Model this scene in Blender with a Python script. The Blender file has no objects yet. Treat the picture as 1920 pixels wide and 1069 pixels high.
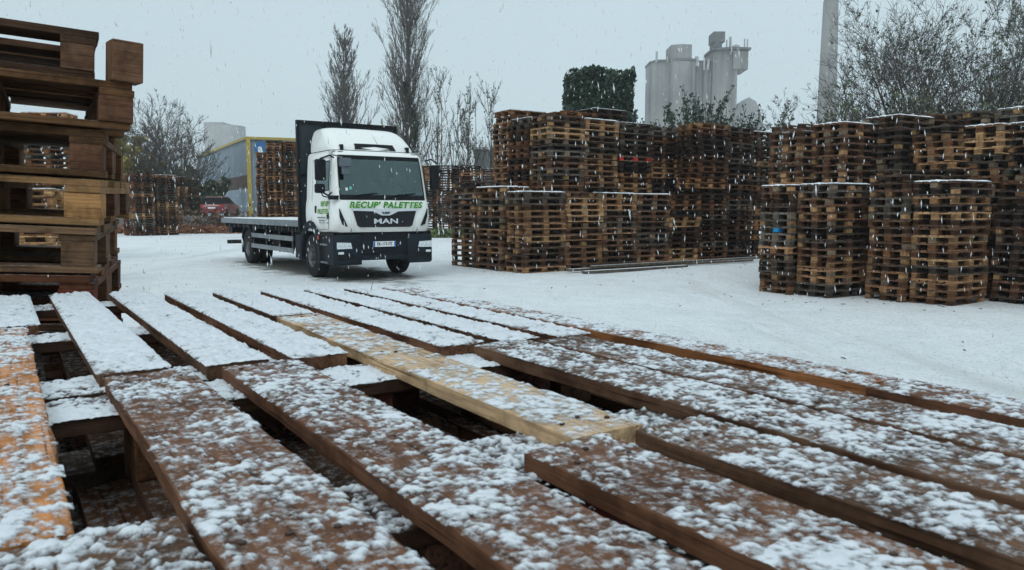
import bpy, math, random
import numpy as np
from mathutils import Vector, Matrix
R = math.radians
rnd = random.Random(7)
S = bpy.context.scene
C = S.collection

# ------------------------------------------------------------------ helpers
class MB:
    """collects shapes into one mesh"""
    def __init__(s): s.v = []; s.f = []; s.mi = []; s.cur = 0
    def add(s, vs, fs):
        b = len(s.v); s.v += [tuple(v) for v in vs]
        for f in fs: s.f.append(tuple(b + i for i in f)); s.mi.append(s.cur)
    def box(s, x0, x1, y0, y1, z0, z1, M=None):
        vs = [Vector((x, y, z)) for z in (z0, z1) for y in (y0, y1) for x in (x0, x1)]
        if M is not None: vs = [M @ v for v in vs]
        s.add(vs, [(0, 2, 3, 1), (4, 5, 7, 6), (0, 1, 5, 4), (2, 6, 7, 3), (0, 4, 6, 2), (1, 3, 7, 5)])
    def tube(s, p0, p1, r0, r1=None, n=12, caps=True):
        r1 = r0 if r1 is None else r1
        p0, p1 = Vector(p0), Vector(p1); d = (p1 - p0).normalized()
        a = d.orthogonal().normalized(); b = d.cross(a); vs = []
        for p, r in ((p0, r0), (p1, r1)):
            for i in range(n):
                t = 2 * math.pi * i / n; vs.append(p + (a * math.cos(t) + b * math.sin(t)) * r)
        fs = [(i, (i + 1) % n, n + (i + 1) % n, n + i) for i in range(n)]
        if caps: fs += [tuple(reversed(range(n))), tuple(range(n, 2 * n))]
        s.add(vs, fs)
    def path(s, pts, r, n=8):
        for a, b in zip(pts[:-1], pts[1:]): s.tube(a, b, r, r, n)
    def lathe(s, prof, c, axis='y', n=32):
        """prof: list of (offset along axis, radius)"""
        vs = []
        for o, r in prof:
            for i in range(n):
                t = 2 * math.pi * i / n
                if axis == 'y': vs.append((c[0] + r * math.cos(t), c[1] + o, c[2] + r * math.sin(t)))
                else: vs.append((c[0] + r * math.cos(t), c[1] + r * math.sin(t), c[2] + o))
        fs = []
        for k in range(len(prof) - 1):
            for i in range(n):
                j = (i + 1) % n; fs.append((k * n + i, k * n + j, (k + 1) * n + j, (k + 1) * n + i))
        s.add(vs, fs)
    def loft(s, rings, caps=True):
        n = len(rings[0]); vs = [p for r in rings for p in r]; fs = []
        for k in range(len(rings) - 1):
            for i in range(n):
                j = (i + 1) % n; fs.append((k * n + i, k * n + j, (k + 1) * n + j, (k + 1) * n + i))
        if caps: fs += [tuple(reversed(range(n))), tuple(range((len(rings) - 1) * n, len(rings) * n))]
        s.add(vs, fs)
    def prism(s, poly, axis, a, b):
        """extrude polygon (2D) along axis from a to b"""
        def P(q, t):
            return {'x': (t, q[0], q[1]), 'y': (q[0], t, q[1]), 'z': (q[0], q[1], t)}[axis]
        n = len(poly); s.add([P(q, a) for q in poly] + [P(q, b) for q in poly],
              [tuple(range(n)), tuple(reversed(range(n, 2 * n)))] + [(i, n + i, n + (i + 1) % n, (i + 1) % n) for i in range(n)])
    def mesh(s, name, mats, smooth=None, fix=True):
        me = bpy.data.meshes.new(name); me.from_pydata(s.v, [], s.f)
        for m in (mats if isinstance(mats, (list, tuple)) else [mats]): me.materials.append(m)
        if any(s.mi): me.polygons.foreach_set('material_index', s.mi)
        if fix:
            import bmesh
            bm = bmesh.new(); bm.from_mesh(me); bmesh.ops.recalc_face_normals(bm, faces=bm.faces); bm.to_mesh(me); bm.free()
        if smooth is not None:
            me.polygons.foreach_set('use_smooth', [True] * len(me.polygons)); me.set_sharp_from_angle(angle=R(smooth))
        return me
    def build(s, name, mats, parent=None, smooth=None, bevel=None, fix=True):
        return put(name, s.mesh(name, mats, smooth, fix), parent, bevel)

def put(name, me, parent=None, bevel=None):
    o = bpy.data.objects.new(name, me); C.objects.link(o)
    if parent is not None: o.parent = parent
    if bevel:
        m = o.modifiers.new('bevel', 'BEVEL'); m.width = bevel; m.segments = 2; m.limit_method = 'ANGLE'; m.angle_limit = R(40)
    return o
def tag(o, label=None, cat=None, group=None, kind=None):
    for k, v in (('label', label), ('category', cat), ('group', group), ('kind', kind)):
        if v: o[k] = v
    return o
def empty(name, loc=(0, 0, 0), rz=0, label=None, cat=None, group=None):
    o = bpy.data.objects.new(name, None); C.objects.link(o); o.location = loc; o.rotation_euler = (0, 0, rz)
    o.empty_display_size = .1
    return tag(o, label, cat, group)
def npmesh(name, V, F, mat, smooth=False):
    me = bpy.data.meshes.new(name); V = np.asarray(V, np.float32); F = np.asarray(F, np.int32)
    me.vertices.add(len(V)); me.vertices.foreach_set('co', V.ravel())
    k = F.shape[1]; me.loops.add(F.size); me.loops.foreach_set('vertex_index', F.ravel())
    me.polygons.add(len(F)); me.polygons.foreach_set('loop_start', np.arange(0, F.size, k, dtype=np.int32))
    me.update(calc_edges=True); me.materials.append(mat)
    if smooth: me.polygons.foreach_set('use_smooth', [True] * len(F))
    return me
_T = np.random.RandomState(3).rand(256, 256)
def vnoise(x, y, seed=0):
    x = np.asarray(x) + seed * 17.31; y = np.asarray(y) + seed * 9.73
    xi = np.floor(x).astype(int); yi = np.floor(y).astype(int); fx = x - xi; fy = y - yi
    fx = fx * fx * (3 - 2 * fx); fy = fy * fy * (3 - 2 * fy)
    a = _T[xi & 255, yi & 255]; b = _T[(xi + 1) & 255, yi & 255]; c = _T[xi & 255, (yi + 1) & 255]; d = _T[(xi + 1) & 255, (yi + 1) & 255]
    return (a * (1 - fx) + b * fx) * (1 - fy) + (c * (1 - fx) + d * fx) * fy

# ------------------------------------------------------------------ materials
def newmat(name):
    m = bpy.data.materials.new(name); m.use_nodes = True; nt = m.node_tree
    return m, nt, nt.nodes['Principled BSDF']
def N(nt, t, **kw):
    n = nt.nodes.new(t)
    for k, v in kw.items():
        if k in n.inputs: n.inputs[k].default_value = v
        else: setattr(n, k, v)
    return n
def ramp(nt, fac, stops):
    r = nt.nodes.new('ShaderNodeValToRGB'); e = r.color_ramp.elements
    while len(e) > 1: e.remove(e[-1])
    e[0].position = stops[0][0]; e[0].color = (*stops[0][1], 1) if len(stops[0][1]) == 3 else stops[0][1]
    for p, c in stops[1:]:
        q = e.new(p); q.color = (*c, 1)
    nt.links.new(fac, r.inputs[0]); return r
def mix(nt, fac, a, b, mode='MIX'):
    m = nt.nodes.new('ShaderNodeMix'); m.data_type = 'RGBA'; m.blend_type = mode
    for i, v in ((0, fac), (6, a), (7, b)):
        if hasattr(v, 'is_linked') or hasattr(v, 'links'): nt.links.new(v, m.inputs[i])
        elif i == 0: m.inputs[0].default_value = v
        else: m.inputs[i].default_value = (*v, 1)
    return m.outputs[2]
def math_(nt, op, a, b=None, clamp=False):
    m = nt.nodes.new('ShaderNodeMath'); m.operation = op; m.use_clamp = clamp
    for i, v in ((0, a), (1, b)):
        if v is None: continue
        if hasattr(v, 'links'): nt.links.new(v, m.inputs[i])
        else: m.inputs[i].default_value = v
    return m.outputs[0]
def noise(nt, vec, scale, detail=4, rough=.6):
    n = N(nt, 'ShaderNodeTexNoise', Scale=scale, Detail=detail, Roughness=rough)
    if vec is not None: nt.links.new(vec, n.inputs['Vector'])
    return n.outputs['Fac']
def objvec(nt, scale=(1, 1, 1), rand=False):
    tc = nt.nodes.new('ShaderNodeTexCoord'); mp = nt.nodes.new('ShaderNodeMapping'); mp.inputs['Scale'].default_value = scale
    nt.links.new(tc.outputs['Object'], mp.inputs['Vector'])
    if rand:
        oi = nt.nodes.new('ShaderNodeObjectInfo'); m = math_(nt, 'MULTIPLY', oi.outputs['Random'], 40.0)
        nt.links.new(m, mp.inputs['Location'])
    return mp.outputs['Vector']
def bump(nt, b, h, strength=.3, dist=.01):
    n = N(nt, 'ShaderNodeBump', Strength=strength, Distance=dist); nt.links.new(h, n.inputs['Height']); nt.links.new(n.outputs[0], b.inputs['Normal'])
def simple(name, col, rough=.5, metal=0, var=.12, scale=6, bmp=0, spec=.5, coat=0):
    m, nt, b = newmat(name); v = objvec(nt); n = noise(nt, v, scale)
    r = ramp(nt, n, [(.3, tuple(c * (1 - var) for c in col)), (.7, tuple(min(1, c * (1 + var)) for c in col))])
    nt.links.new(r.outputs[0], b.inputs['Base Color']); b.inputs['Roughness'].default_value = rough; b.inputs['Metallic'].default_value = metal
    b.inputs['Specular IOR Level'].default_value = spec; b.inputs['Coat Weight'].default_value = coat
    if bmp: bump(nt, b, noise(nt, v, scale * 8), bmp, .01)
    return m
SNOWC = (.80, .84, .87)

def wood_mat(name, mode, grain=(2.5, 30, 30), snow=True, frost=False):
    """mode 'object': tint from the object's colour (alpha = snow); 'attr': tint from a colour attribute"""
    m, nt, b = newmat(name); v = objvec(nt, grain, rand=(mode == 'object'))
    if mode == 'object':
        oi = nt.nodes.new('ShaderNodeObjectInfo'); tint = oi.outputs['Color']; al = oi.outputs['Alpha']
    else:
        at = nt.nodes.new('ShaderNodeVertexColor'); at.layer_name = 'tint'; tint = at.outputs['Color']; al = at.outputs['Alpha']
    g = noise(nt, v, 1.0, 6, .65)
    r = ramp(nt, g, [(.25, (.42, .42, .42)), (.5, (.95, .95, .95)), (.75, (1.35, 1.3, 1.25))])
    col = mix(nt, 1.0, tint, r.outputs[0], 'MULTIPLY')
    v2 = objvec(nt, (1, 1, 1), rand=(mode == 'object')); g2 = noise(nt, v2, 9, 4, .7)
    r2 = ramp(nt, g2, [(.38, (.35, .33, .32)), (.56, (1, 1, 1))])
    col = mix(nt, .75, col, r2.outputs[0], 'MULTIPLY')
    if frost:
        vk = objvec(nt, (2.2, 190, 190), rand=True); ck = noise(nt, vk, 1.0, 3, .5); rk_ = ramp(nt, ck, [(.33, (.25, .22, .2)), (.40, (1, 1, 1))]); col = mix(nt, .8, col, rk_.outputs[0], 'MULTIPLY')
        vo = nt.nodes.new('ShaderNodeTexVoronoi'); vo.inputs['Scale'].default_value = 1; nt.links.new(objvec(nt, (4, 11, 11), rand=True), vo.inputs['Vector'])
        kn = ramp(nt, vo.outputs['Distance'], [(.05, (.22, .17, .14)), (.11, (1, 1, 1))]); col = mix(nt, .85, col, kn.outputs[0], 'MULTIPLY')
        v3 = objvec(nt, (60, 60, 60)); f1 = noise(nt, v3, 1.0, 5, .75)
        geo = nt.nodes.new('ShaderNodeNewGeometry'); sx = nt.nodes.new('ShaderNodeSeparateXYZ'); nt.links.new(geo.outputs['Normal'], sx.inputs[0])
        up = math_(nt, 'GREATER_THAN', sx.outputs[2], .8)
        rr = ramp(nt, f1, [(.50, (0, 0, 0)), (.68, (.7, .7, .7))])
        fa = math_(nt, 'MULTIPLY', rr.outputs[0], up)
        col = mix(nt, fa, col, (.55, .56, .58))
    if snow:
        geo = nt.nodes.new('ShaderNodeNewGeometry'); sx = nt.nodes.new('ShaderNodeSeparateXYZ'); nt.links.new(geo.outputs['Normal'], sx.inputs[0])
        up = math_(nt, 'GREATER_THAN', sx.outputs[2], .75)
        sn = noise(nt, v2, 14, 4, .7)
        th = math_(nt, 'SUBTRACT', al, sn); th = math_(nt, 'MULTIPLY', math_(nt, 'ADD', th, .05), 9.0, True)
        fa = math_(nt, 'MULTIPLY', th, up); col = mix(nt, fa, col, SNOWC)
    nt.links.new(col, b.inputs['Base Color']); b.inputs['Roughness'].default_value = .8; b.inputs['Specular IOR Level'].default_value = .12
    bump(nt, b, g, .5, .004)
    return m
M_YARD = wood_mat('yard_pallet_wood', 'object')
M_BULK = wood_mat('bulk_pallet_wood', 'attr')
M_FG = wood_mat('near_pallet_wood', 'object', (5, 120, 120), snow=False, frost=True)

def snow_mat(name, specks=False, tint=SNOWC):
    m, nt, b = newmat(name); v = objvec(nt)
    n = noise(nt, v, 120 if not specks else 5, 4, .7)
    r = ramp(nt, n, [(.3, tuple(c * .88 for c in tint)), (.7, tint)])
    nt.links.new(r.outputs[0], b.inputs['Base Color']); b.inputs['Roughness'].default_value = .6; b.inputs['Specular IOR Level'].default_value = .25
    b.inputs['Subsurface Weight'].default_value = 0
    bump(nt, b, n, .5, .002)
    return m
M_SNOW = snow_mat('board_snow', tint=(.74, .78, .81))
def thin_snow():
    m = snow_mat('patchy_board_snow', tint=(.69, .73, .77)); nt = m.node_tree; b = nt.nodes['Principled BSDF']
    at = nt.nodes.new('ShaderNodeVertexColor'); at.layer_name = 'thick'; n = noise(nt, objvec(nt), 420, 3, .7)
    a = math_(nt, 'ADD', at.outputs['Color'], math_(nt, 'MULTIPLY', math_(nt, 'SUBTRACT', n, .5), .55))
    r = ramp(nt, a, [(.02, (.0, .0, .0)), (.20, (.45, .45, .45)), (.50, (1, 1, 1))]); nt.links.new(r.outputs[0], b.inputs['Alpha']); return m
M_THIN = thin_snow()
# ground: snow with wet dirt showing through
def ground_mat():
    m, nt, b = newmat('snowy_ground'); tc = nt.nodes.new('ShaderNodeTexCoord'); v = tc.outputs['Object']
    big = noise(nt, v, .18, 4, .6); med = noise(nt, v, 1.6, 5, .65); fine = noise(nt, v, 22, 6, .8)
    base = ramp(nt, med, [(.3, (.73, .77, .795)), (.62, (.85, .88, .905))]).outputs[0]
    warm = ramp(nt, big, [(.45, (0, 0, 0)), (.7, (.35, .35, .35))]).outputs[0]
    base = mix(nt, warm, base, (.67, .67, .62))
    sp = ramp(nt, fine, [(.54, (0, 0, 0)), (.64, (.62, .62, .62))]).outputs[0]
    col = mix(nt, sp, base, (.17, .155, .13))
    # wheel tracks: streaks stretched along the lorry's way
    mp = nt.nodes.new('ShaderNodeMapping'); nt.links.new(v, mp.inputs['Vector']); mp.inputs['Rotation'].default_value = (0, 0, R(25)); mp.inputs['Scale'].default_value = (1.1, .09, 1)
    tr = noise(nt, mp.outputs[0], 1.0, 4, .6); trf = ramp(nt, tr, [(.58, (0, 0, 0)), (.68, (.28, .28, .28))]).outputs[0]
    col = mix(nt, trf, col, (.50, .495, .46))
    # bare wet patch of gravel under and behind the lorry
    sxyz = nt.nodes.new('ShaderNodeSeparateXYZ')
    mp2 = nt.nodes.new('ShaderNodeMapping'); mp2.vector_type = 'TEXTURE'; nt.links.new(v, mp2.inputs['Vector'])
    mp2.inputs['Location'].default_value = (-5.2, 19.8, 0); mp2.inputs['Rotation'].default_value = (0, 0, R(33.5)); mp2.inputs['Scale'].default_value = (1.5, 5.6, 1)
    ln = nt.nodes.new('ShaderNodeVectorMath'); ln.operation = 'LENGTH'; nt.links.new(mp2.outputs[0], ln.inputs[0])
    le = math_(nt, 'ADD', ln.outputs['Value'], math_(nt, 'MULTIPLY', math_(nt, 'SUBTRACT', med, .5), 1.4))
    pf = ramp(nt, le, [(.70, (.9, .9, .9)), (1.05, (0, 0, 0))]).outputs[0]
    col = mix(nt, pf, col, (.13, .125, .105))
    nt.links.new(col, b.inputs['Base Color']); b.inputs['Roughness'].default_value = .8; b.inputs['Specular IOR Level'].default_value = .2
    bump(nt, b, mix(nt, .65, med, fine), .9, .05)
    return m

M_WHITE = simple('cab_white_paint', (.80, .815, .79), .28, var=.03, scale=2, coat=.4)
def grimy_white():
    m, nt, b = newmat('grimy_cab_paint'); v = objvec(nt); sx = nt.nodes.new('ShaderNodeSeparateXYZ'); nt.links.new(v, sx.inputs[0])
    n = noise(nt, objvec(nt, (3, 3, 1.2)), 1.5, 6, .7); h = math_(nt, 'SUBTRACT', math_(nt, 'ADD', 1.0, math_(nt, 'MULTIPLY', n, .9)), sx.outputs[2]); r = ramp(nt, h, [(.0, (0, 0, 0)), (.35, (.55, .55, .55))])
    nt.links.new(mix(nt, r.outputs[0], (.81, .825, .80), (.42, .40, .36)), b.inputs['Base Color']); b.inputs['Roughness'].default_value = .32; b.inputs['Coat Weight'].default_value = .3; return m
M_CAB = grimy_white()
M_DPLAST = simple('dark_plastic', (.011, .017, .024), .6, var=.25, scale=5, bmp=.1, spec=.15)
M_BLACK = simple('black_rubber', (.009, .010, .012), .6, var=.3, scale=8, spec=.15)
M_TYRE = simple('tyre_rubber', (.018, .018, .019), .85, var=.3, scale=20, bmp=.3, spec=.15)
M_RIM = simple('dusty_steel_rim', (.10, .105, .11), .5, .6, var=.35, scale=9)
M_CHASSIS = simple('chassis_steel', (.035, .038, .042), .6, .3, var=.4, scale=4)
M_RAIL = simple('galvanised_rail', (.20, .22, .235), .5, .4, var=.25, scale=3)
M_CHROME = simple('chrome', (.62, .64, .66), .2, .9, var=.05)
M_LAMP = simple('lamp_lens', (.62, .66, .68), .15, .3, var=.2, scale=30)
M_GREEN = simple('green_lettering', (.012, .20, .018), .4, var=.05)
M_YELGR = simple('pale_green_outline', (.55, .78, .25), .4, var=.05)
M_PLATE = simple('plate_white', (.78, .80, .80), .35, var=.03)
M_BLUE = simple('plate_blue', (.02, .12, .55), .35, var=.05)
M_GREYTXT = simple('grey_lettering', (.22, .24, .25), .4)
M_ORANGE = simple('orange_lamp', (.6, .09, .02), .3)
M_BOARD = simple('headboard_steel', (.032, .041, .048), .6, 0, var=.2, scale=1.3, bmp=.05, spec=.15)
M_STICK = simple('green_sticker', (.12, .48, .36), .4)
def glass(name, col, mixf=.55, rough=.03):
    m, nt, b = newmat(name); nt.nodes.remove(b); out = nt.nodes['Material Output']
    t = N(nt, 'ShaderNodeBsdfTransparent'); t.inputs[0].default_value = (*col, 1)
    g = N(nt, 'ShaderNodeBsdfGlossy', Roughness=rough); g.inputs[0].default_value = (.68, .92, .92, 1)
    fr = N(nt, 'ShaderNodeFresnel', IOR=1.5); f = math_(nt, 'ADD', math_(nt, 'MULTIPLY', fr.outputs[0], 1.3), mixf, True)
    # faint film of water on the pane
    v = objvec(nt); n = noise(nt, v, 3, 3); f = math_(nt, 'MULTIPLY', f, math_(nt, 'ADD', math_(nt, 'MULTIPLY', n, .6), .7))
    mx = nt.nodes.new('ShaderNodeMixShader'); nt.links.new(f, mx.inputs[0]); nt.links.new(t.outputs[0], mx.inputs[1]); nt.links.new(g.outputs[0], mx.inputs[2]); nt.links.new(mx.outputs[0], out.inputs[0])
    return m
M_GLASS = glass('tinted_windscreen_glass', (.34, .50, .50), .085)
M_SGLASS = glass('side_window_glass', (.35, .42, .42), .02)

def bark(name, col): return simple(name, col, .9, var=.35, scale=12, bmp=.4)
M_BARK = bark('grey_brown_bark', (.085, .075, .065)); M_BARK2 = bark('poplar_bark', (.11, .10, .09)); M_BARKD = bark('dark_bark', (.055, .048, .038))
def leafmat(name, a, b_):
    m, nt, b = newmat(name); v = objvec(nt); n = noise(nt, v, 1.7, 5, .8)
    r = ramp(nt, n, [(.35, a), (.65, b_)]); nt.links.new(r.outputs[0], b.inputs['Base Color']); b.inputs['Roughness'].default_value = .6
    return m
M_IVY = leafmat('dark_ivy_leaves', (.010, .028, .016), (.035, .075, .038))
M_LGREEN = leafmat('dull_green_leaves', (.045, .070, .040), (.12, .15, .075))
M_LYEL = leafmat('yellow_autumn_leaves', (.20, .17, .04), (.42, .33, .05))
M_LDEAD = leafmat('dead_leaves', (.16, .06, .025), (.36, .14, .05))
M_CONC = None
def concrete(name, c0, c1, c2):
    m, nt, b = newmat(name); v = objvec(nt, (.55, .55, .03)); n = noise(nt, v, 1.0, 6, .75); v2 = objvec(nt, (.08, .08, .08)); n2 = noise(nt, v2, 1.0, 5, .6)
    r = ramp(nt, n, [(.3, c0), (.5, c1), (.7, c2)]); r2 = ramp(nt, n2, [(.35, (.7, .7, .7)), (.6, (1, 1, 1))])
    nt.links.new(mix(nt, 1.0, r.outputs[0], r2.outputs[0], 'MULTIPLY'), b.inputs['Base Color']); b.inputs['Roughness'].default_value = .9
    return m
M_CONC = concrete('stained_concrete', (.13, .135, .14), (.27, .27, .265), (.36, .355, .34))
M_CONC2 = concrete('pale_concrete', (.34, .35, .355), (.42, .43, .43), (.48, .48, .47))
M_CONCD = concrete('dark_steel_cladding', (.10, .11, .115), (.15, .16, .165), (.2, .21, .215))
def corrug(name, col, pitch=.35):
    m, nt, b = newmat(name); tc = nt.nodes.new('ShaderNodeTexCoord'); w = N(nt, 'ShaderNodeTexWave', Scale=1 / pitch * .3); w.bands_direction = 'X'
    nt.links.new(tc.outputs['Object'], w.inputs['Vector']); n = noise(nt, objvec(nt, (.6, .6, .15)), 1, 5, .7)
    r = ramp(nt, n, [(.3, tuple(c * .65 for c in col)), (.7, tuple(c * 1.15 for c in col))])
    nt.links.new(r.outputs[0], b.inputs['Base Color']); b.inputs['Roughness'].default_value = .5; bump(nt, b, w.outputs['Fac'], .6, .05)
    return m
M_CLADU = corrug('blue_grey_cladding', (.20, .26, .32)); M_CLADL = corrug('pale_blue_cladding', (.36, .47, .56)); M_YELLOW = simple('yellow_trim', (.42, .31, .05), .5)
M_RUST = simple('rusty_panel', (.10, .07, .05), .8, var=.5, scale=1.5)
M_RED = simple('dark_red_car_paint', (.16, .012, .018), .3, coat=.5)

# ------------------------------------------------------------------ ground
def smooth(a, b, x):
    t = np.clip((x - a) / (b - a), 0, 1); return t * t * (3 - 2 * t)
def gz(x, y):
    x = np.asarray(x, float); y = np.asarray(y, float)
    z = -.26 * smooth(.8, 5.2, x) * smooth(19.5, 16.0, y) * smooth(2, 7, y + 0 * x)
    z = z + (vnoise(x * .5, y * .5, 1) - .5) * .03 + (vnoise(x * 2.1, y * 2.1, 2) - .5) * .015
    return z
def bank(x, y):   # the raised plot behind the yard on the left
    return 1.05 * smooth(53.5, 54.2, y) * smooth(-13, -16, x)
ax = np.concatenate([-np.geomspace(165, 26, 24), np.arange(-25, 25.01, .25), np.geomspace(26, 165, 24)])
ay = np.concatenate([np.array([-40., -20, -8, -3]), np.arange(-1, 30, .25), np.arange(30, 70, .5), np.geomspace(71, 268, 20)])
gx, gy = np.meshgrid(ax, ay); gzz = gz(gx, gy) * (np.hypot(gx, gy) < 80) + bank(gx, gy)
V = np.stack([gx.ravel(), gy.ravel(), gzz.ravel()], 1); nx, ny = len(ax), len(ay)
i, j = np.meshgrid(np.arange(nx - 1), np.arange(ny - 1)); q = (j * nx + i).ravel()
g = put('ground', npmesh('ground', V, np.stack([q, q + 1, q + nx + 1, q + nx], 1), ground_mat(), True)); tag(g, 'yard ground under thin snow with dark specks and wheel tracks', 'ground', kind='structure')

# ------------------------------------------------------------------ pallets
PL, PW, PH = 1.2, .8, .144
BX = (-.5275, 0, .5275); BXW = (.145, .145, .145); BY = (-.35, 0, .35); BYW = (.10, .145, .10)
DY = ((-.3275, .145), (-.166, .10), (0, .145), (.166, .10), (.3275, .145))
def pallet_boxes(r, jit=.006, miss=0):
    """boxes of one pallet, grouped by part"""
    P = {'deck': [], 'bottom_board': [], 'block': []}
    j = lambda k=1: r.uniform(-jit, jit) * k
    for y in BY:
        w = BYW[BY.index(y)]; a, b = j(3), j(3)
        P['bottom_board'].append([(-PL / 2 + a, PL / 2 + b, y - w / 2 + j(), y + w / 2 + j(), 0, .021)])
    for x in BX:
        for y in BY:
            w = BYW[BY.index(y)]; P['block'].append([(x - .0725 + j(), x + .0725 + j(), y - w / 2 + j(), y + w / 2 + j(), .0213, .0995)])
    d = []
    for x in BX: d.append((x - .0725 + j(), x + .0725 + j(), -PW / 2 + j(), PW / 2 + j(), .1, .1215))
    for k, (y, w) in enumerate(DY):
        if miss and r.random() < miss: continue
        a, b = j(3), j(3); z = j(.25)
        d.append((-PL / 2 + a, PL / 2 + b, y - w / 2 + j(), y + w / 2 + j(), .1218, .1435 + z))
    P['deck'].append(d)
    return P
protos = []
pr = random.Random(11)
for k in range(6):
    P = pallet_boxes(pr, .006, .10 if k > 2 else 0); parts = []
    for kind in ('deck', 'bottom_board', 'block'):
        for bxs in P[kind]:
            m = MB()
            for b in bxs: m.box(*b)
            parts.append((kind, m.mesh(kind, M_YARD, fix=False)))
    protos.append(parts)
PAL = [((.075, .036, .020), 6), ((.13, .058, .028), 6), ((.21, .095, .042), 4.5), ((.36, .185, .085), 3), ((.45, .26, .12), 1.1), ((.10, .078, .060), 2.6), ((.17, .145, .12), 1.2), ((.042, .025, .018), 2.8)]
PALN = {0: 'dark brown', 1: 'brown', 2: 'reddish brown', 3: 'tan', 4: 'pale tan', 5: 'weathered grey-brown', 6: 'grey', 7: 'nearly black'}
PALW = [p[1] for p in PAL]
ORD = ['', 'bottom', 'second', 'third', 'fourth', 'fifth', 'sixth', 'seventh', 'eighth', 'ninth', 'tenth', 'eleventh', 'twelfth', 'thirteenth', 'fourteenth', 'fifteenth', 'sixteenth', 'seventeenth', 'eighteenth', 'nineteenth', 'twentieth',
       '21st', '22nd', '23rd', '24th', '25th', '26th', '27th', '28th', '29th', '30th']
spots = []   # every pallet: (distance, visible, matrix, colour index, snow, label, special)
def stack(x, y, yaw, n, pitch, desc, z0=None, vis=0, lean=(0, 0), jit=1.0, pal=None, group='', special=None, snowtop=1.0, snow=.34):
    """n pallets piled at centre x,y; vis = index of the first one the photograph shows"""
    z = float(gz(x, y) + bank(x, y)) - .01 if z0 is None else z0
    r = random.Random(hash((round(x * 10), round(y * 10))) & 0xffff)
    dx = dy = 0; last = 1
    for k in range(n):
        if r.random() < .75: dx = .6 * dx + r.gauss(0, .018) * jit; dy = .6 * dy + r.gauss(0, .018) * jit
        if k and k % 13 == 0: dx += r.gauss(0, .03); dy += r.gauss(0, .03)
        ci = last if r.random() < .35 else r.choices(range(len(PAL)), PALW)[0]; last = ci
        if pal is not None: ci = r.choice(pal)
        if special and k in special and isinstance(special[k], int): ci = special[k]
        M = Matrix.Translation((x + dx + lean[0] * k, y + dy + lean[1] * k, z)) @ Matrix.Rotation(yaw + r.gauss(0, .018) * jit, 4, 'Z') @ Matrix.Rotation(r.gauss(0, .004), 4, 'X') @ Matrix.Rotation(r.gauss(0, .003), 4, 'Y')
        if r.random() < .12: M = M @ Matrix.Translation((0, 0, PH)) @ Matrix.Rotation(math.pi, 4, 'X')
        sn = snowtop if k == n - 1 else snow
        lab = f"{PALN[ci]} pallet, {'topmost' if k == n - 1 else ORD[min(k + 1, 30)] + (' up' if k else '')} in {desc}"
        spots.append([math.hypot(x, y), k >= vis, M, ci, sn, lab, (special or {}).get(k), group, r.random()])
        z += pitch + r.gauss(0, .0016)
        if r.random() < .05: z += .006
# middle pile (front face runs along u, side along v)
ua = R(34.6); u = Vector((math.cos(ua), math.sin(ua), 0)); v = Vector((-math.sin(ua), math.cos(ua), 0)); O = Vector((.30, 17.95, 0))
def mid(uc, vc, n, desc, turn=False, vis=0, z0=None, **k):
    p = O + u * uc + v * vc; stack(p.x, p.y, ua + (R(90) if turn else 0), n, .1505, desc, z0=z0, vis=vis, group='pallets of the middle pile', **k)
mid(.60, .40, 13, 'low corner stack of middle pile', special={0: 3, 5: 4})
mid(1.86, .42, 13, 'second low front stack, middle pile', special={11: 4, 9: 4, 8: 4, 7: 3})
mid(3.08, .42, 13, 'third low front stack, middle pile')
mid(4.28, .42, 13, 'fourth low front stack, middle pile')
mid(5.48, .45, 13, 'fifth low front stack, middle pile')
mid(6.75, .50, 26, 'tall front stack, middle pile')
mid(7.98, .60, 26, 'tall dark right end stack, middle pile', pal=[0, 7, 7, 5, 1])
mid(.42, 1.56, 14, 'second stack on left side of middle pile', turn=True)
mid(.42, 2.86, 15, 'leftmost low stack, middle pile', turn=True)
mid(2.02, 1.36, 26, 'first tall back stack, middle pile', vis=12)
mid(3.32, 1.42, 26, 'second tall back stack, middle pile', vis=12, special={24: 4})
mid(4.66, 1.50, 26, 'third tall back stack, middle pile', vis=12, special={19: 'red'})
mid(5.92, 1.66, 26, 'fourth tall back stack, middle pile', vis=12)
mid(1.92, 2.95, 28, 'tall left rear stack, middle pile', vis=12, pal=[1, 2, 2, 3])
mid(1.92, 2.18, 26, 'rear row', vis=99); mid(3.25, 2.35, 28, 'the rear row of the middle pile', vis=25)
mid(4.5, 2.45, 29, 'the second rear stack of the middle pile', vis=26); mid(5.7, 2.6, 26, 'rear', vis=99)
for q in range(3): mid(7.2 + q * .3, 1.7 + q * .9, 26, 'rear', vis=99)
mid(9.2, .9, 26, 'rear', vis=99); mid(9.3, 1.8, 26, 'rear', vis=99)
# right pile: short sides face the lens, long sides run back along b
aa = Vector((.50, -.866, 0)); bb = Vector((.866, .50, 0)); yawR = R(30)
def rgt(cx, cy, n, desc, vis=0, pitch=.1435, dy=0, **k):
    p = Vector((cx, cy, 0)) - aa * .40 + bb * .60; stack(p.x, p.y, yawR + R(dy), n, pitch, desc, vis=vis, z0=-.27, group='pallets of the right pile', **k)
rgt(5.76, 15.70, 16, 'leftmost low stack, right pile', special={9: 'blue', 0: 2}, jit=.6)
rgt(6.33, 15.06, 16, 'second low stack, right pile', special={1: 5, 2: 3, 3: 3, 4: 3, 12: 1}, jit=.6)
rgt(7.50, 14.42, 17, 'third low stack, right pile', dy=-2, jit=.6)
rgt(8.03, 13.80, 16, 'fourth low stack, right pile', special={1: 2, 2: 3, 3: 3, 5: 4, 8: 4, 13: 3, 4: 5}, dy=2, jit=.6)
rgt(9.58, 13.72, 14, 'low stack at right edge of view', pal=[0, 1, 1, 2, 7])
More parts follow.
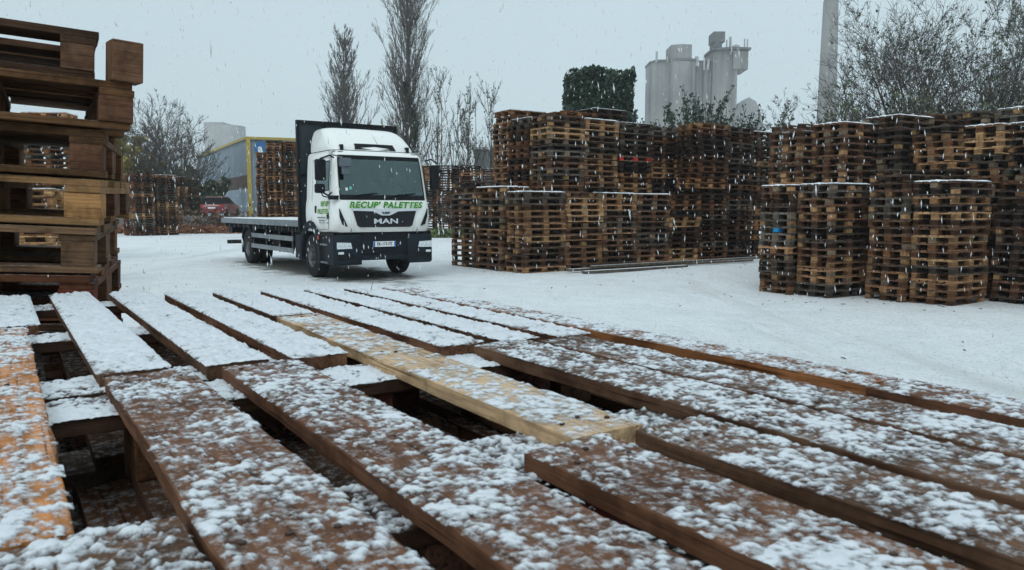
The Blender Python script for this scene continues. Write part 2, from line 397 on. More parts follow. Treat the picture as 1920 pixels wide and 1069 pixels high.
rgt(10.3, 12.9, 15, 'edge', vis=99)
rgt(6.16, 16.45, 25, 'the leftmost tall stack behind, right pile', vis=14, pal=[1, 1, 2, 0, 3])
rgt(6.92, 16.02, 25, 'second tall stack behind, right pile', vis=14)
rgt(8.02, 15.95, 26, 'third tall stack behind, right pile', vis=14, pal=[0, 7, 5, 5, 7])
rgt(8.72, 15.15, 24, 'fourth tall stack behind, right pile', vis=14, dy=-8, jit=1.8)
rgt(9.40, 14.95, 24, 'fifth tall stack behind, right pile', vis=14, dy=5, jit=1.8)
rgt(10.15, 14.5, 24, 'sixth tall stack behind, right pile', vis=13, dy=-4, jit=1.8)
rgt(10.9, 14.2, 24, 'edge', vis=99)
rgt(9.15, 16.9, 27, 'the first rear stack of the right pile', vis=24); rgt(9.9, 16.1, 27, 'second rear stack of the right pile', vis=24)
rgt(10.6, 15.6, 27, 'third rear stack of the right pile', vis=24); rgt(7.7, 17.2, 25, 'rear', vis=99); rgt(11.4, 15.2, 26, 'rear', vis=99)
# far stacks: all in the bulk object
for (x, y, n, yw) in ((-22.1, 45.5, 26, 40), (-21.3, 46.8, 25, 40), (-22.9, 46.3, 25, 40), (-22.0, 47.6, 25, 40), (-23.0, 47.6, 25, 40), (-25.9, 56.0, 20, 20), (-24.6, 56.3, 20, 20), (-25.5, 57.0, 20, 20), (-24.2, 57.3, 20, 20), (-27.5, 50, 22, 10),
                      (-13.75, 42.6, 32, 102), (-13.0, 42.0, 36, 102), (-12.0, 42.3, 36, 12), (-10.75, 42.6, 36, 12), (-13.6, 43.9, 31, 102), (-12.7, 43.3, 36, 102), (-11.8, 43.2, 36, 12), (-12.3, 44.2, 35, 12), (-11.0, 43.6, 36, 12), (-13.2, 44.9, 31, 12),
                      (-5.0, 44.5, 28, 5), (-3.7, 44.6, 28, 5), (-2.4, 44.2, 28, 5), (-1.1, 44.6, 27, 5), (-6.4, 44.8, 27, 5), (-5.2, 45.5, 28, 5), (-3.0, 45.4, 28, 5), (.2, 44.9, 28, 5), (1.5, 45.1, 28, 5),
                      (-14.6, 22.4, 28, 8), (-13.3, 22.2, 29, 8), (-12.0, 22.6, 28, 8), (-15.9, 22.2, 28, 8), (-17.2, 22.6, 28, 8), (-18.4, 22.4, 28, 8)):
    if y < 30 and x > -12.5: continue
    stack(x, y, R(yw), n, .146, 'far', vis=99, pal=[1, 2, 3, 2, 5] if -14 < x < -10 else None)
for (x, y, n) in ((-9.3, 14.7, 13), (-10.6, 14.9, 13), (-11.9, 15.1, 13)): stack(x, y, R(8), n, .146, 'far', vis=99, pal=[3, 4, 4])

vis = sorted([s for s in spots if s[1]], key=lambda s: 0 if isinstance(s[6], str) else s[0]); NIND = 278
ind = vis[:NIND]; bulk = vis[NIND:] + [s for s in spots if not s[1]]
def cap_mesh():
    nx, ny = 60, 40; X, Y = np.meshgrid(np.linspace(-.605, .605, nx), np.linspace(-.405, .405, ny)); H = .144 + .002 + .020 * vnoise(X * 9, Y * 9, 3) + .010 * vnoise(X * 40, Y * 40, 5)
    e = np.minimum(.605 - np.abs(X), .405 - np.abs(Y)); H = np.where(e < .012, .140, H); H = np.where((np.abs(np.abs(Y) - .083) < .012) | (np.abs(np.abs(Y) - .235) < .012), H - .012, H)
    i, j = np.meshgrid(np.arange(nx - 1), np.arange(ny - 1)); q = (j * nx + i).ravel(); return npmesh('snow_cover', np.stack([X.ravel(), Y.ravel(), H.ravel()], 1), np.stack([q, q + 1, q + nx + 1, q + nx], 1), M_SNOW, True)
CAP = cap_mesh()
print('pallets', len(spots), 'visible', len(vis), 'individual', len(ind), 'last at', ind[-1][0])
kr = random.Random(5)
for s in ind:
    d, _, M, ci, sn, lab, spc, grp, rv = s
    root = empty('pallet', label=lab, cat='pallet', group=grp); root.matrix_world = M
    if sn >= 1 and rv > .4: co_ = bpy.data.objects.new('snow_cover', CAP); C.objects.link(co_); co_.parent = root
    base = PAL[ci][0]; gain = .62 + .5 * rv; bl = 0
    for kind, me in protos[kr.randrange(6)]:
        o = bpy.data.objects.new(kind, me); C.objects.link(o); o.parent = root
        f = gain * kr.uniform(.7, 1.35) * (.62 if kind == 'block' else 1.15); c = [base[q] * f for q in range(3)]  # blocks of the same wood tinted darker to deepen shade in the gaps
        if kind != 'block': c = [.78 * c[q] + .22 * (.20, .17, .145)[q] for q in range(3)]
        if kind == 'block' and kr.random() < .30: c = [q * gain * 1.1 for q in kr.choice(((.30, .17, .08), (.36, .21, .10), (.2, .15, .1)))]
        if kind == 'block':
            if spc == 'red' and bl in (0, 3, 6): c = [.55, .03, .04]; o['label'] = 'block with a red painted end'
            if spc == 'blue' and bl == 1: c = [.02, .25, .55]; o['label'] = 'block with a light blue painted end'
            bl += 1
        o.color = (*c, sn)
# everything else as one mesh
tmpl = []
for k in range(6):
    P = pallet_boxes(pr, .006, .10); bx = [b for kk in ('deck', 'bottom_board', 'block') for g_ in P[kk] for b in g_]
    A = np.array(bx); vv = np.stack([np.stack([A[:, xi], A[:, 2 + yi], A[:, 4 + zi]], 1) for zi in (0, 1) for yi in (0, 1) for xi in (0, 1)], 1)
    tmpl.append(vv)
FQ = np.array([(0, 2, 3, 1), (4, 5, 7, 6), (0, 1, 5, 4), (2, 6, 7, 3), (0, 4, 6, 2), (1, 3, 7, 5)])
VV, CC = [], []
for s in bulk:
    t = tmpl[kr.randrange(6)]; M = np.array(s[2]); p = t.reshape(-1, 3) @ M[:3, :3].T + M[:3, 3]; VV.append(p)
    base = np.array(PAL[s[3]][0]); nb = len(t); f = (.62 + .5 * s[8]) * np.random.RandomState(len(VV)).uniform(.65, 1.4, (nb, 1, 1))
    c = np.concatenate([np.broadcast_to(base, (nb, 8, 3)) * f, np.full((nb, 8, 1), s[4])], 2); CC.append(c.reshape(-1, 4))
for s in bulk:
    if s[4] >= 1 and s[8] > .4:
        for y0, y1 in ((-.40, -.25), (-.215, -.115), (-.07, .075), (.12, .215), (.255, .40)):
            bx = np.array([(x, y, z) for z in (.1438, .152 + .014 * kr.random()) for y in (y0, y1) for x in (-.6, .6)]); M = np.array(s[2]); VV.append(bx @ M[:3, :3].T + M[:3, 3]); CC.append(np.tile([.74, .78, .81, 0], (8, 1)))
VV = np.concatenate(VV); CC = np.concatenate(CC); nb = len(VV) // 8
FF = (np.arange(nb)[:, None, None] * 8 + FQ[None]).reshape(-1, 4)
me = npmesh('stacked_pallets', VV, FF, M_BULK); ca = me.color_attributes.new('tint', 'FLOAT_COLOR', 'POINT'); ca.data.foreach_set('color', CC.astype(np.float32).ravel())
tag(put('stacked_pallets', me), 'dense mass of stacked brown wooden pallets further back in the yard', 'pallets', kind='stuff')

# ------------------------------------------------------------------ near pallets (board axis 34 degrees left of the view)
ca_, sa_ = math.cos(R(34)), math.sin(R(34)); CU = .25; ZT = 1.23
def PT(p, t, z): return Vector((CU * (p * ca_ - t * sa_), CU * (p * sa_ + t * ca_), z))
M_NAIL = simple('rusty_nail', (.06, .035, .025), .6, .5)
def board(name, parent, p0, p1, t0, t1, ztop, th, col, across=False, seed=1, dp=0):
    """a plank with slightly uneven, broken edges; local X along its length"""
    L = (t1 - t0) * CU; W = (p1 - p0) * CU
    if across: L, W = W, L
    n = max(2, int(L / .03)); r = random.Random(seed); m = MB(); rings = []
    w1 = r.uniform(0, 9)
    for k in range(n + 1):
        x = -L / 2 + L * k / n
        e0 = (float(vnoise(x * 9 + w1, 3.3)) - .5) * .004 + (float(vnoise(x * 60 + w1, 7.3)) - .5) * .0018; e1 = (float(vnoise(x * 9 + w1, 8.1)) - .5) * .004 + (float(vnoise(x * 60 + w1, 1.9)) - .5) * .0018
        zz = (float(vnoise(x * 4 + w1, 5.5)) - .5) * .003; c = .0016
        a, b = -W / 2 + e0, W / 2 + e1
        rings.append([(x, a, -th + c), (x, a + c, -th), (x, b - c, -th), (x, b, -th + c), (x, b, zz - c), (x, b - c, zz), (x, a + c, zz), (x, a, zz - c)])
    m.loft(rings)
    if not across:
        m.cur = 1
        for fx in (-.5, 0, .5):
            for fy in (-.28, .02, .3):
                nx_ = fx * (L - .1) + r.uniform(-.02, .02); ny_ = fy * W + r.uniform(-.006, .006); m.tube((nx_, ny_, -.004), (nx_, ny_, .0022), .0036, .0033, 8)
        m.cur = 0
        for q in range(len(m.f) - 9 * 10, len(m.f)): m.mi[q] = 1
    o = m.build(name, [M_FG, M_NAIL], parent)
    c = PT((p0 + p1) / 2, (t0 + t1) / 2, ztop); o.location = c; o.rotation_euler = (0, 0, R(34) + (0 if across else R(90))); o.color = (*col, 1)
    o['_L'] = L; o['_W'] = W
    return o
def snow_on(b, cover, amp=.007, cell=.004, seed=1, clump=1.0):
    """clumps of fallen snow over a board: a heightfield, only where it is above the wood"""
    L, W = b['_L'], b['_W']; nx = max(3, int(L / cell)); ny = max(3, int(W / cell))
    X, Y = np.meshgrid(np.linspace(-L / 2 - .003, L / 2 + .003, nx), np.linspace(-W / 2 - .003, W / 2 + .003, ny))
    cc, ss = math.cos(b.rotation_euler[2]), math.sin(b.rotation_euler[2])
    wx = X * cc - Y * ss + b.location.x + seed * .7; wy = X * ss + Y * cc + b.location.y
    s = 1 / clump
    # domain-warped octaves so the clumps are uneven, not blobs
    qx = wx + .007 * (vnoise(wx * 45, wy * 45, 21) - .5) * 2; qy = wy + .007 * (vnoise(wx * 45, wy * 45, 22) - .5) * 2
    n = .20 * vnoise(qx * 12 * s, qy * 12 * s, 31) + .21 * vnoise(qx * 48 * s, qy * 48 * s, 32) + .25 * vnoise(qx * 120 * s, qy * 120 * s, 33) + .34 * vnoise(wx * 250 + 3 * wy * 9, wy * 250, 34)
    lo, hi = np.quantile(n, 1 - cover), n.max(); h = (n - lo) / (hi - lo + 1e-6)
    edge = np.minimum(np.minimum(X + L / 2 + .003, L / 2 + .003 - X), np.minimum(Y + W / 2 + .003, W / 2 + .003 - Y))
    e = np.clip(edge / .008, 0, 1)
    H = amp * np.sign(h) * np.abs(h) ** .8; H = np.where(h > 0, H * (.35 + .65 * e) * 1.25, H * .6) - (1 - e) * .0012
    H = H + np.where(h > 0, (vnoise(wx * 420, wy * 420, 35) - .5) * .0016, 0)
    H = np.maximum(H, -.004)
    V = np.stack([X.ravel(), Y.ravel(), H.ravel()], 1)
    i, j = np.meshgrid(np.arange(nx - 1), np.arange(ny - 1)); q = (j * nx + i).ravel(); F = np.stack([q, q + 1, q + nx + 1, q + nx], 1)
    keep = (H.ravel()[F] > .00005).any(1); F = F[keep]
    used = np.unique(F); rm = -np.ones(len(V), int); rm[used] = np.arange(len(used))
    V[:, 2] += .0004
    me = npmesh('snow_cover', V[used], rm[F], M_THIN if cover < .99 else M_SNOW, True)
    if cover < .99:
        tk = np.clip(h.ravel()[used] * (1.25 if cover < .85 else 2.2) * (.5 + .5 * e.ravel()[used]), 0, 1).astype(np.float32); ca = me.color_attributes.new('thick', 'FLOAT_COLOR', 'POINT'); ca.data.foreach_set('color', np.stack([tk, tk, tk, tk * 0 + 1], 1).ravel())
    put('snow_cover', me, b)
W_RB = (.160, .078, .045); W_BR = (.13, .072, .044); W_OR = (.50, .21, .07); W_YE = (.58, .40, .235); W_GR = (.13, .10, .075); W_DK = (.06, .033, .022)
TB = .0225
def near_pallet(label, boards, strs, blocks, bottoms, group='pallets laid flat in front of the lens', zt=ZT, dk=1.0):
    root = empty('pallet', PT((boards[0][0] + boards[-1][1]) / 2, (strs[0][0] + strs[-1][1]) / 2, zt - PH), label=label, cat='pallet', group=group)
    inv = root.location.copy(); outs = []
    def fixp(o): o.parent = root; o.location = o.location - inv
    for k, (p0, p1, t0, t1, col, cov, *ex) in enumerate(boards):
        dz = ex[0] if ex else 0; seed = int(p0 * 100 + t0 * 10) & 1023
        o = board('deck_board', None, p0, p1, t0, t1, zt + dz, TB, [c * dk for c in col], seed=seed)
        if cov: 
            near = t0 < 3; bx = snow_on(o, cov, .0040 if cov < .85 else .0105, .0028 if near else .0046, seed=seed % 7)
        fixp(o)
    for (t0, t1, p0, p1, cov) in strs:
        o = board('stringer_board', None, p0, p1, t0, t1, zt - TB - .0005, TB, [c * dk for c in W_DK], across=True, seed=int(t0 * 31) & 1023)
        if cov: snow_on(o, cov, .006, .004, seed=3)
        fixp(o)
    for (p0, p1, t0, t1) in blocks:
        m = MB(); m.box(-.5 * (t1 - t0) * CU, .5 * (t1 - t0) * CU, -.5 * (p1 - p0) * CU, .5 * (p1 - p0) * CU, -.077, 0)
        o = m.build('block', M_FG, bevel=.002); o.location = PT((p0 + p1) / 2, (t0 + t1) / 2, zt - 2 * TB - .001); o.rotation_euler = (0, 0, R(124)); o.color = (*[c * dk * rnd.uniform(.7, 1.3) for c in W_RB], 1); fixp(o)
    for (p0, p1, t0, t1) in bottoms:
        o = board('bottom_board', None, p0, p1, t0, t1, zt - 2 * TB - .0785, .021, [c * dk for c in W_BR], seed=int(p0 * 77) & 1023); fixp(o)
    return root
ts_far = [(9.75, 10.25), (7.35, 7.8), (5.12, 5.62)]; ts_near = [(4.50, 5.02), (2.30, 2.78), (.1, .6)]
def grid(ps, ts): return [(p0, p1, t0 + .02, t1 - .02) for (p0, p1) in ps for (t0, t1) in ts]
near_pallet('flat pallet with thick even snow on its boards, beside the leaning stack',
    [(-.62, .24, 7.80, 10.45, W_RB, .93), (.45, .855, 5.20, 10.48, W_BR, .93), (1.06, 1.46, 5.10, 10.25, W_BR, .93), (1.61, 1.985, 5.03, 9.92, W_RB, .93)],
    [(a, b, -.5, 1.98, .9) for a, b in ts_far], grid([(-.5, .05), (.62, 1.12), (1.5, 1.95)], ts_far), [(-.5, .0, 5.1, 10.2), (.7, 1.1, 5.1, 10.2), (1.55, 1.95, 5.1, 10.2)])
near_pallet('flat snow-covered pallet in the far row, on the lorry side',
    [(2.13, 2.50, 7.2, 9.75, W_BR, .93), (2.66, 3.02, 4.87, 9.58, W_RB, .93), (3.16, 3.49, 4.80, 9.42, W_BR, .93), (3.64, 3.96, 4.74, 9.28, W_RB, .93), (4.10, 4.44, 2.42, 9.12, (.26, .11, .045), .80)],
    [(9.2, 9.45, 2.13, 4.4, .9), (7.0, 7.45, 2.13, 4.4, .9), (5.05, 5.5, 2.13, 4.4, .95)], grid([(2.2, 2.6), (3.1, 3.5), (4.0, 4.35)], [(9.0, 9.4), (7.0, 7.4), (5.1, 5.5)]), [(2.2, 2.6, 4.8, 9.4), (3.1, 3.5, 4.8, 9.4), (4.0, 4.35, 4.8, 9.4)])
ncr = near_pallet('flat pallet with patchy snow at lower left, wide orange board at its edge',
    [(-.55, .145, 2.66, 7.74, W_OR, .55, .0), (.475, .955, -.6, 5.10, W_RB, .46), (1.14, 1.61, -.6, 5.02, W_RB, .50)],
    [(a, b, -.6, 1.72, .70 if a < 4 else .9) for a, b in ts_near], grid([(-.5, .0), (.55, .95), (1.60, 2.10)], ts_near[:1]) + grid([(-.5, .0), (.55, .95), (1.2, 1.6)], ts_near[1:]), [(-.5, .0, -.4, 5), (.55, .95, -.4, 5), (1.2, 1.6, -.4, 5)])
near_pallet('flat pallet with patchy snow filling the lower right of the view',
    [(1.765, 2.21, -.4, 2.53, W_RB, .52), (2.375, 2.80, -.4, 2.50, W_BR, .54), (2.89, 3.36, -.2, 4.80, W_BR, .56), (3.42, 3.85, -.2, 4.70, W_BR, .58), (4.06, 4.45, -.2, 2.39, W_RB, .60)],
    [(4.45, 5.0, 1.74, 3.9, .93), (2.42, 3.02, 1.74, 4.36, .8), (.1, .6, 1.74, 4.36, .8)], grid([(3.05, 3.4), (3.5, 3.8)], [(4.5, 4.9)]) + grid([(1.85, 2.2), (2.95, 3.4), (4.0, 4.35)], ts_near[1:]), [(1.8, 2.2, -.2, 5), (2.9, 3.4, -.2, 5), (3.95, 4.35, -.2, 5)])
o = board('cross_board', ncr, -.62, .44, 1.95, 2.64, ZT - .002, .0205, W_BR, across=True, seed=9); snow_on(o, .60, .0065, .003, seed=4); o.location -= ncr.location
pk = board('loose_plank', None, 2.09, 2.50, 2.55, 7.14, ZT + .0005, .0225, W_YE, seed=77); snow_on(pk, .55, .0040, .004, seed=5); pk.rotation_euler[2] += R(-.9)
tag(pk, 'long pale yellow plank lying across the join between the flat pallets', 'plank')
# lower layers under the near pallets
def plain_near(pc, tc, zt, label, off, yaw=34 + 90, snow=0):
    r = random.Random(int(zt * 1000 + pc * 10)); root = empty('pallet', PT(pc, tc, zt - PH), R(yaw + off), label=label, cat='pallet', group='pallets laid flat in front of the lens')
    P = pallet_boxes(r, .005)
    P2 = [('deck_board', [b]) for b in P['deck'][0][3:]] + [('stringer_board', [b]) for b in P['deck'][0][:3]] + [('block', b) for b in P['block']] + [('bottom_board', b) for b in P['bottom_board']]
    for kind, bxs in P2:
        m = MB()
        for b in bxs: m.box(*b)
        o = m.build(kind, M_FG, root); f = r.uniform(.5, 1.2); c = r.choice((W_BR, W_GR, W_GR, W_RB)); o.color = (*[q * f for q in c], 1)
    return root
k = 0
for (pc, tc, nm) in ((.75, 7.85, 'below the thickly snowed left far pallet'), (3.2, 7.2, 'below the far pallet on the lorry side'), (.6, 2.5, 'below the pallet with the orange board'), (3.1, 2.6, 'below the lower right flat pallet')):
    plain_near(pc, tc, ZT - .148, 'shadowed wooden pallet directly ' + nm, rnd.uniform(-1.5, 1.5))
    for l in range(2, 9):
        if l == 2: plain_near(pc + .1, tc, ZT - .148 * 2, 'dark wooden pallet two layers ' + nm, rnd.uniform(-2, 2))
# the layers beneath those carry the pile down to the ground, seen only as darkness
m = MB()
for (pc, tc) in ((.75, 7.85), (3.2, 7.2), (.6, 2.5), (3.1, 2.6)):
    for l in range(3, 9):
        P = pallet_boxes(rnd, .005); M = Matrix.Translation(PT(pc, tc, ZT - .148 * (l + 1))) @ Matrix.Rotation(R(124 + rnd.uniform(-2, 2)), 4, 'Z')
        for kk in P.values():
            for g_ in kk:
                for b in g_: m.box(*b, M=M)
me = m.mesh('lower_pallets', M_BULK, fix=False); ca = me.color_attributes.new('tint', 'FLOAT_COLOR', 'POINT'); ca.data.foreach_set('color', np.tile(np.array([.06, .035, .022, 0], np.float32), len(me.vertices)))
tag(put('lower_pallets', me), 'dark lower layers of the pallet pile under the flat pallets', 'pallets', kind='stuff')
# dry stem poking out of the snow on the far boards
m = MB(); m.path([PT(3.72, 8.6, ZT + .002), PT(3.80, 8.75, ZT + .022), PT(3.93, 8.9, ZT + .05)], .0008, 5)
tag(m.build('dry_stem', M_BARKD), 'thin dry stem standing in the snow on a far board', 'stem')

# ------------------------------------------------------------------ leaning stack at the left
lay = [  # (right corner shift, extra yaw, colours)
    (-.017, 8, W_BR), (.103, 9, (.26, .13, .06)), (.012, 1.5, (.22, .115, .055)), (.0, -1, (.36, .20, .09)), (-.015, 1, (.22, .13, .075)), (-.02, 0, (.24, .095, .05)), (-.0, 1, W_BR)]
LEANS = Matrix.Translation((-1.485, 2.31, 1.147)) @ Matrix.Rotation(R(3.3), 4, Vector((0, 1, 0)))
names = ['topmost pallet of the near leaning stack, a gap in its side', 'second pallet from the top of the near leaning stack, overhanging', 'third pallet from the top of the near leaning stack', 'fourth pallet from the top of the near leaning stack, tan block at the corner',
         'fifth pallet from the top of the near leaning stack', 'sixth pallet from the top of the near leaning stack, red-brown corner block', 'seventh pallet from the top of the near leaning stack, behind the snowy boards']
for k in range(14):
    zt = 2.045 - 1.15 - .1515 * k if True else 0
    sh, ey, col = lay[k] if k < 7 else (rnd.uniform(-.03, .03), rnd.uniform(-1, 1), W_BR)
    r = random.Random(100 + k)
    M = LEANS @ Matrix.Translation((sh, 0, zt - PH)) @ Matrix.Rotation(R(22.5 + ey), 4, 'Z') @ Matrix.Translation((-.4 + .19, .46, 0))
    if k >= 7: M = Matrix.Translation((-1.43, 2.31, max(.0, zt - PH + 1.15))) @ Matrix.Rotation(R(22.5 + ey), 4, 'Z') @ Matrix.Translation((-.4 + .16, .46, 0))
    root = empty('pallet', label=names[k] if k < 7 else f'{ORD[14 - k]} pallet from the ground in the near leaning stack', cat='pallet', group='pallets of the near leaning stack'); root.matrix_world = M
    P = pallet_boxes(r, .006)
    for kk in P.values():
        for g_ in kk: g_[:] = [(b[0] * .667, b[1] * .667, b[2] * 1.15, b[3] * 1.15, b[4], b[5]) for b in g_]
    P2 = [('deck_board', [b]) for b in P['deck'][0][3:]] + [('stringer_board', [b]) for b in P['deck'][0][:3]] + [('block', b) for b in P['block']] + [('bottom_board', b) for b in P['bottom_board']]
    for kind, bxs in P2:
        if k == 0 and kind == 'deck_board' and abs(bxs[0][2] + .166 + .05) < .03: continue
        m = MB()
        for b in bxs: m.box(*b)
        o = m.build(kind, M_FG, root, bevel=.0025); f = r.uniform(.45, .9); cc = col
        if kind == 'block': cc = r.choice((W_BR, W_RB, col)); f = r.uniform(.65, 1.2)
        if kind == 'block' and k == 3 and bxs[0][0] > .2 and bxs[0][2] < -.3: cc = (.42, .22, .09); f = 1; o['label'] = 'light tan corner block'
        if kind == 'block' and k == 5 and bxs[0][0] > .2 and bxs[0][2] < -.3: cc = (.20, .05, .03); f = 1
        o.color = (*[q * f for q in cc], 1)
m = MB(); m.box(-.044, .044, -.044, .044, 0, .122); o = m.build('wooden_block', M_FG, bevel=.003); o.color = (.16, .085, .05, 1)
o.matrix_world = LEANS @ Matrix.Translation((.235, .10, 2.045 - 1.15 - .1515 + .0015)) @ Matrix.Rotation(R(40), 4, 'Z')
tag(o, 'lone wooden block standing on the overhanging second pallet of the leaning stack', 'wooden block')

# ------------------------------------------------------------------ lorry (local: x forward, y left, z up)
T = empty('flatbed_truck', (-2.764, 16.40, .0), 0, 'white flatbed lorry with green lettering and a dark headboard, parked in the snowy yard', 'lorry')
T.rotation_euler = (0, 0, math.atan2(-math.cos(.585), math.sin(.585))); T.scale = (.957,) * 3
HWM = 1.17
def ringpts(z):
    """plan outline of the cab at height z, as (kind, point) list from rear right, round the front, to rear left"""
    ks = [(1.08, .02, 1.16, .20), (1.16, .05, 1.18, .20), (1.55, .06, 1.185, .20), (1.74, .04, 1.17, .20), (1.80, .015, 1.155, .19), (2.0, -.03, 1.145, .18), (2.40, -.12, 1.125, .17), (2.64, -.175, 1.11, .17), (2.76, -.205, 1.10, .17), (2.82, -.24, 1.09, .18), (2.875, -.33, 1.05, .2), (2.90, -.48, .97, .2)]
    for a, b in zip(ks[:-1], ks[1:]):
        if z <= b[0] + 1e-6: break
    t = (z - a[0]) / (b[0] - a[0]); xf, hw, r = (a[i] + (b[i] - a[i]) * t for i in (1, 2, 3))
    xb = -1.80
    pts = []
    for x in (xb, -1.45, -1.15, -.95, -.70, -.50, -.33, -.28): pts.append((x, -hw))
    for k in range(7):
        an = R(-90 + 15 * k); pts.append((xf - r * 1.15 + r * 1.15 * math.cos(an), -hw + r + r * math.sin(an)) if True else 0)
    # front face, slightly bowed
    fy = hw - r
    for q in (-.93, -.62, -.31, 0, .31, .62, .93):
        y = q * fy; pts.append((xf + .035 * (1 - (y / fy) ** 2) - 0, y))
    right = pts[:15]
    for (x, y) in reversed(right): pts.append((x, -y))
    return [(x, y, z) for x, y in pts]
zs = [1.08, 1.16, 1.35, 1.55, 1.74, 1.80, 2.0, 2.2, 2.40, 2.64, 2.76, 2.82, 2.875, 2.90]
rings = [ringpts(z) for z in zs]; npt = len(rings[0])
body, ws, sw, swl = MB(), MB(), MB(), MB()
SW = {(0): 0}
def is_ws(i, k): return 13 <= i <= 22 and 1.80 <= zs[k] < 2.76
def is_side(i, k):
    j = i if i < 15 else npt - 2 - i
    if not (0 <= j): return False
    if 2 <= j <= 4 and 2.0 <= zs[k] < 2.64: return 'r' if i < 15 else 'l'
    if j == 5 and 2.0 <= zs[k] < 2.64: return 'r' if i < 15 else 'l'
    return False
vsall = [p for r_ in rings for p in r_]
body.v = list(vsall)
def quad(k, i): return (k * npt + i, k * npt + i + 1, (k + 1) * npt + i + 1, (k + 1) * npt + i)
for k in range(len(zs) - 1):
    for i in range(npt - 1):
        qd = quad(k, i); tgt = body
        if is_ws(i, k): tgt = ws
        elif is_side(i, k): tgt = sw if is_side(i, k) == 'r' else swl
        if tgt is body: body.f.append(qd); body.mi.append(0)
        else: tgt.add([vsall[q] for q in qd], [(0, 1, 2, 3)])
    body.f.append((k * npt + npt - 1, k * npt, (k + 1) * npt, (k + 1) * npt + npt - 1)); body.mi.append(0)
body.f.append(tuple(range((len(zs) - 1) * npt, len(zs) * npt))); body.mi.append(0)
import bmesh
def weld(o, d=1e-4):
    bm = bmesh.new(); bm.from_mesh(o.data); bmesh.ops.remove_doubles(bm, verts=bm.verts, dist=d); bmesh.ops.recalc_face_normals(bm, faces=bm.faces); bm.to_mesh(o.data); bm.free()
cab = body.build('cab_body', M_CAB, T, smooth=32, fix=True)
for m_, nm, mt in ((ws, 'windscreen', M_GLASS), (sw, 'side_window', M_SGLASS), (swl, 'side_window', M_SGLASS)):
    o = m_.build(nm, mt, T, smooth=40); weld(o); o.data.polygons.foreach_set('use_smooth', [True] * len(o.data.polygons))
# black surround bands laid just proud of the glass edge
def band(path_pts, w, name, mat, par, off=.004):
    m = MB()
    for a, b in zip(path_pts[:-1], path_pts[1:]): m.tube(a, b, w, w, 6)
    return m.build(name, mat, par, smooth=40)
def cabpt(i, z, off=.0):
    r_ = ringpts(z); p = Vector(r_[i]); a = Vector(r_[max(i - 1, 0)]); b = Vector(r_[min(i + 1, npt - 1)]); d = (b - a).normalized(); n = Vector((d.y, -d.x, 0)); return p + n * off
seal = [cabpt(i, 1.80) for i in range(13, 24)] + [cabpt(23, z) for z in (2.0, 2.2, 2.4, 2.64)] + [cabpt(i, 2.76) for i in range(23, 12, -1)] + [cabpt(13, z) for z in (2.64, 2.4, 2.2, 2.0, 1.80)]
band(seal, .016, 'windscreen_seal', M_BLACK, cab)
m = MB()   # dark tinted strip across the top of the screen and black base strip
for i in range(13, 23):
    for za, zb in ((2.685, 2.755), (1.81, 1.90)):
        a, b, c, d = cabpt(i, za, .005), cabpt(i + 1, za, .005), cabpt(i + 1, zb, .005), cabpt(i, zb, .005); m.add([a, b, c, d], [(0, 1, 2, 3)])
m.build('screen_band', M_BLACK, cab)
for sgn in (0, 1):
    ii = lambda j: j if sgn == 0 else npt - 1 - j
    sp = [cabpt(ii(2), 2.0), cabpt(ii(6), 2.0), cabpt(ii(6), 2.64), cabpt(ii(2), 2.64), cabpt(ii(2), 2.0)]; band(sp, .013, 'window_seal', M_BLACK, cab)
# door seams
for sg in (-1, 1):
    m = MB()
    for a, b in (((-1.42, 1.30), (-1.42, 2.70)), ((-1.42, 2.70), (-.24, 2.72)), ((-.22, 1.72), (-.22, 2.72)), ((-.22, 1.72), (-.30, 1.15)), ((-.98, 1.12), (-.30, 1.15))):
        y = 1.188 if a[1] < 1.8 and b[1] < 1.8 else 1.163
        pa = (a[0], sg * (1.187 if a[1] < 1.75 else 1.155 - (a[1] - 1.8) * .054), a[1]); pb = (b[0], sg * (1.187 if b[1] < 1.75 else 1.155 - (b[1] - 1.8) * .054), b[1]); m.tube(pa, pb, .004, .004, 5)
    m.build('door_seam', M_DPLAST, cab)
    m = MB(); m.box(-1.16, -1.06, sg * 1.183 - .012, sg * 1.183 + .012, 1.50, 1.66); m.build('door_handle', M_BLACK, cab, bevel=.01)
# cab interior
M_SEAT = simple('dark_seat_cloth', (.03, .032, .036), .9, var=.2)
m = MB(); m.box(-1.70, -.35, -1.05, 1.05, 1.16, 1.25); m.box(-.5, -.12, -1.02, 1.02, 1.45, 1.83); m.build('dashboard', M_DPLAST, T, bevel=.03)
for y in (-.62, .58):
    m = MB(); m.box(-1.35, -.85, y - .25, y + .25, 1.25, 1.62); m.box(-1.45, -1.28, y - .25, y + .25, 1.6, 2.25); m.box(-1.42, -1.32, y - .13, y + .13, 2.25, 2.45); m.build('seat', M_SEAT, T, bevel=.05)
m = MB(); n_ = 24; cst = Vector((-.48, .58, 1.95)); ax1 = Vector((0, 1, 0)); ax2 = Vector((-.55, 0, .83)).normalized(); pts = [cst + (ax1 * math.cos(2 * math.pi * q / n_) + ax2 * math.sin(2 * math.pi * q / n_)) * .22 for q in range(n_ + 1)]
m.path(pts, .014, 6); m.tube(cst, (-.3, .58, 1.75), .03, .03); m.tube(cst - ax1 * .21, cst + ax1 * .21, .012, .012, 6); m.build('steering_wheel', M_BLACK, T, smooth=50)
m = MB(); m.box(-1.79, -1.77, -1.08, 1.08, 1.2, 2.8); m.build('rear_panel', M_SEAT, T)
m = MB(); m.box(-.185, -.17, .22, .34, 2.24, 2.265); m.box(-.185, -.17, .268, .292, 2.17, 2.31); m.build('hanging_cross', simple('pale_wood', (.4, .3, .18)), T)
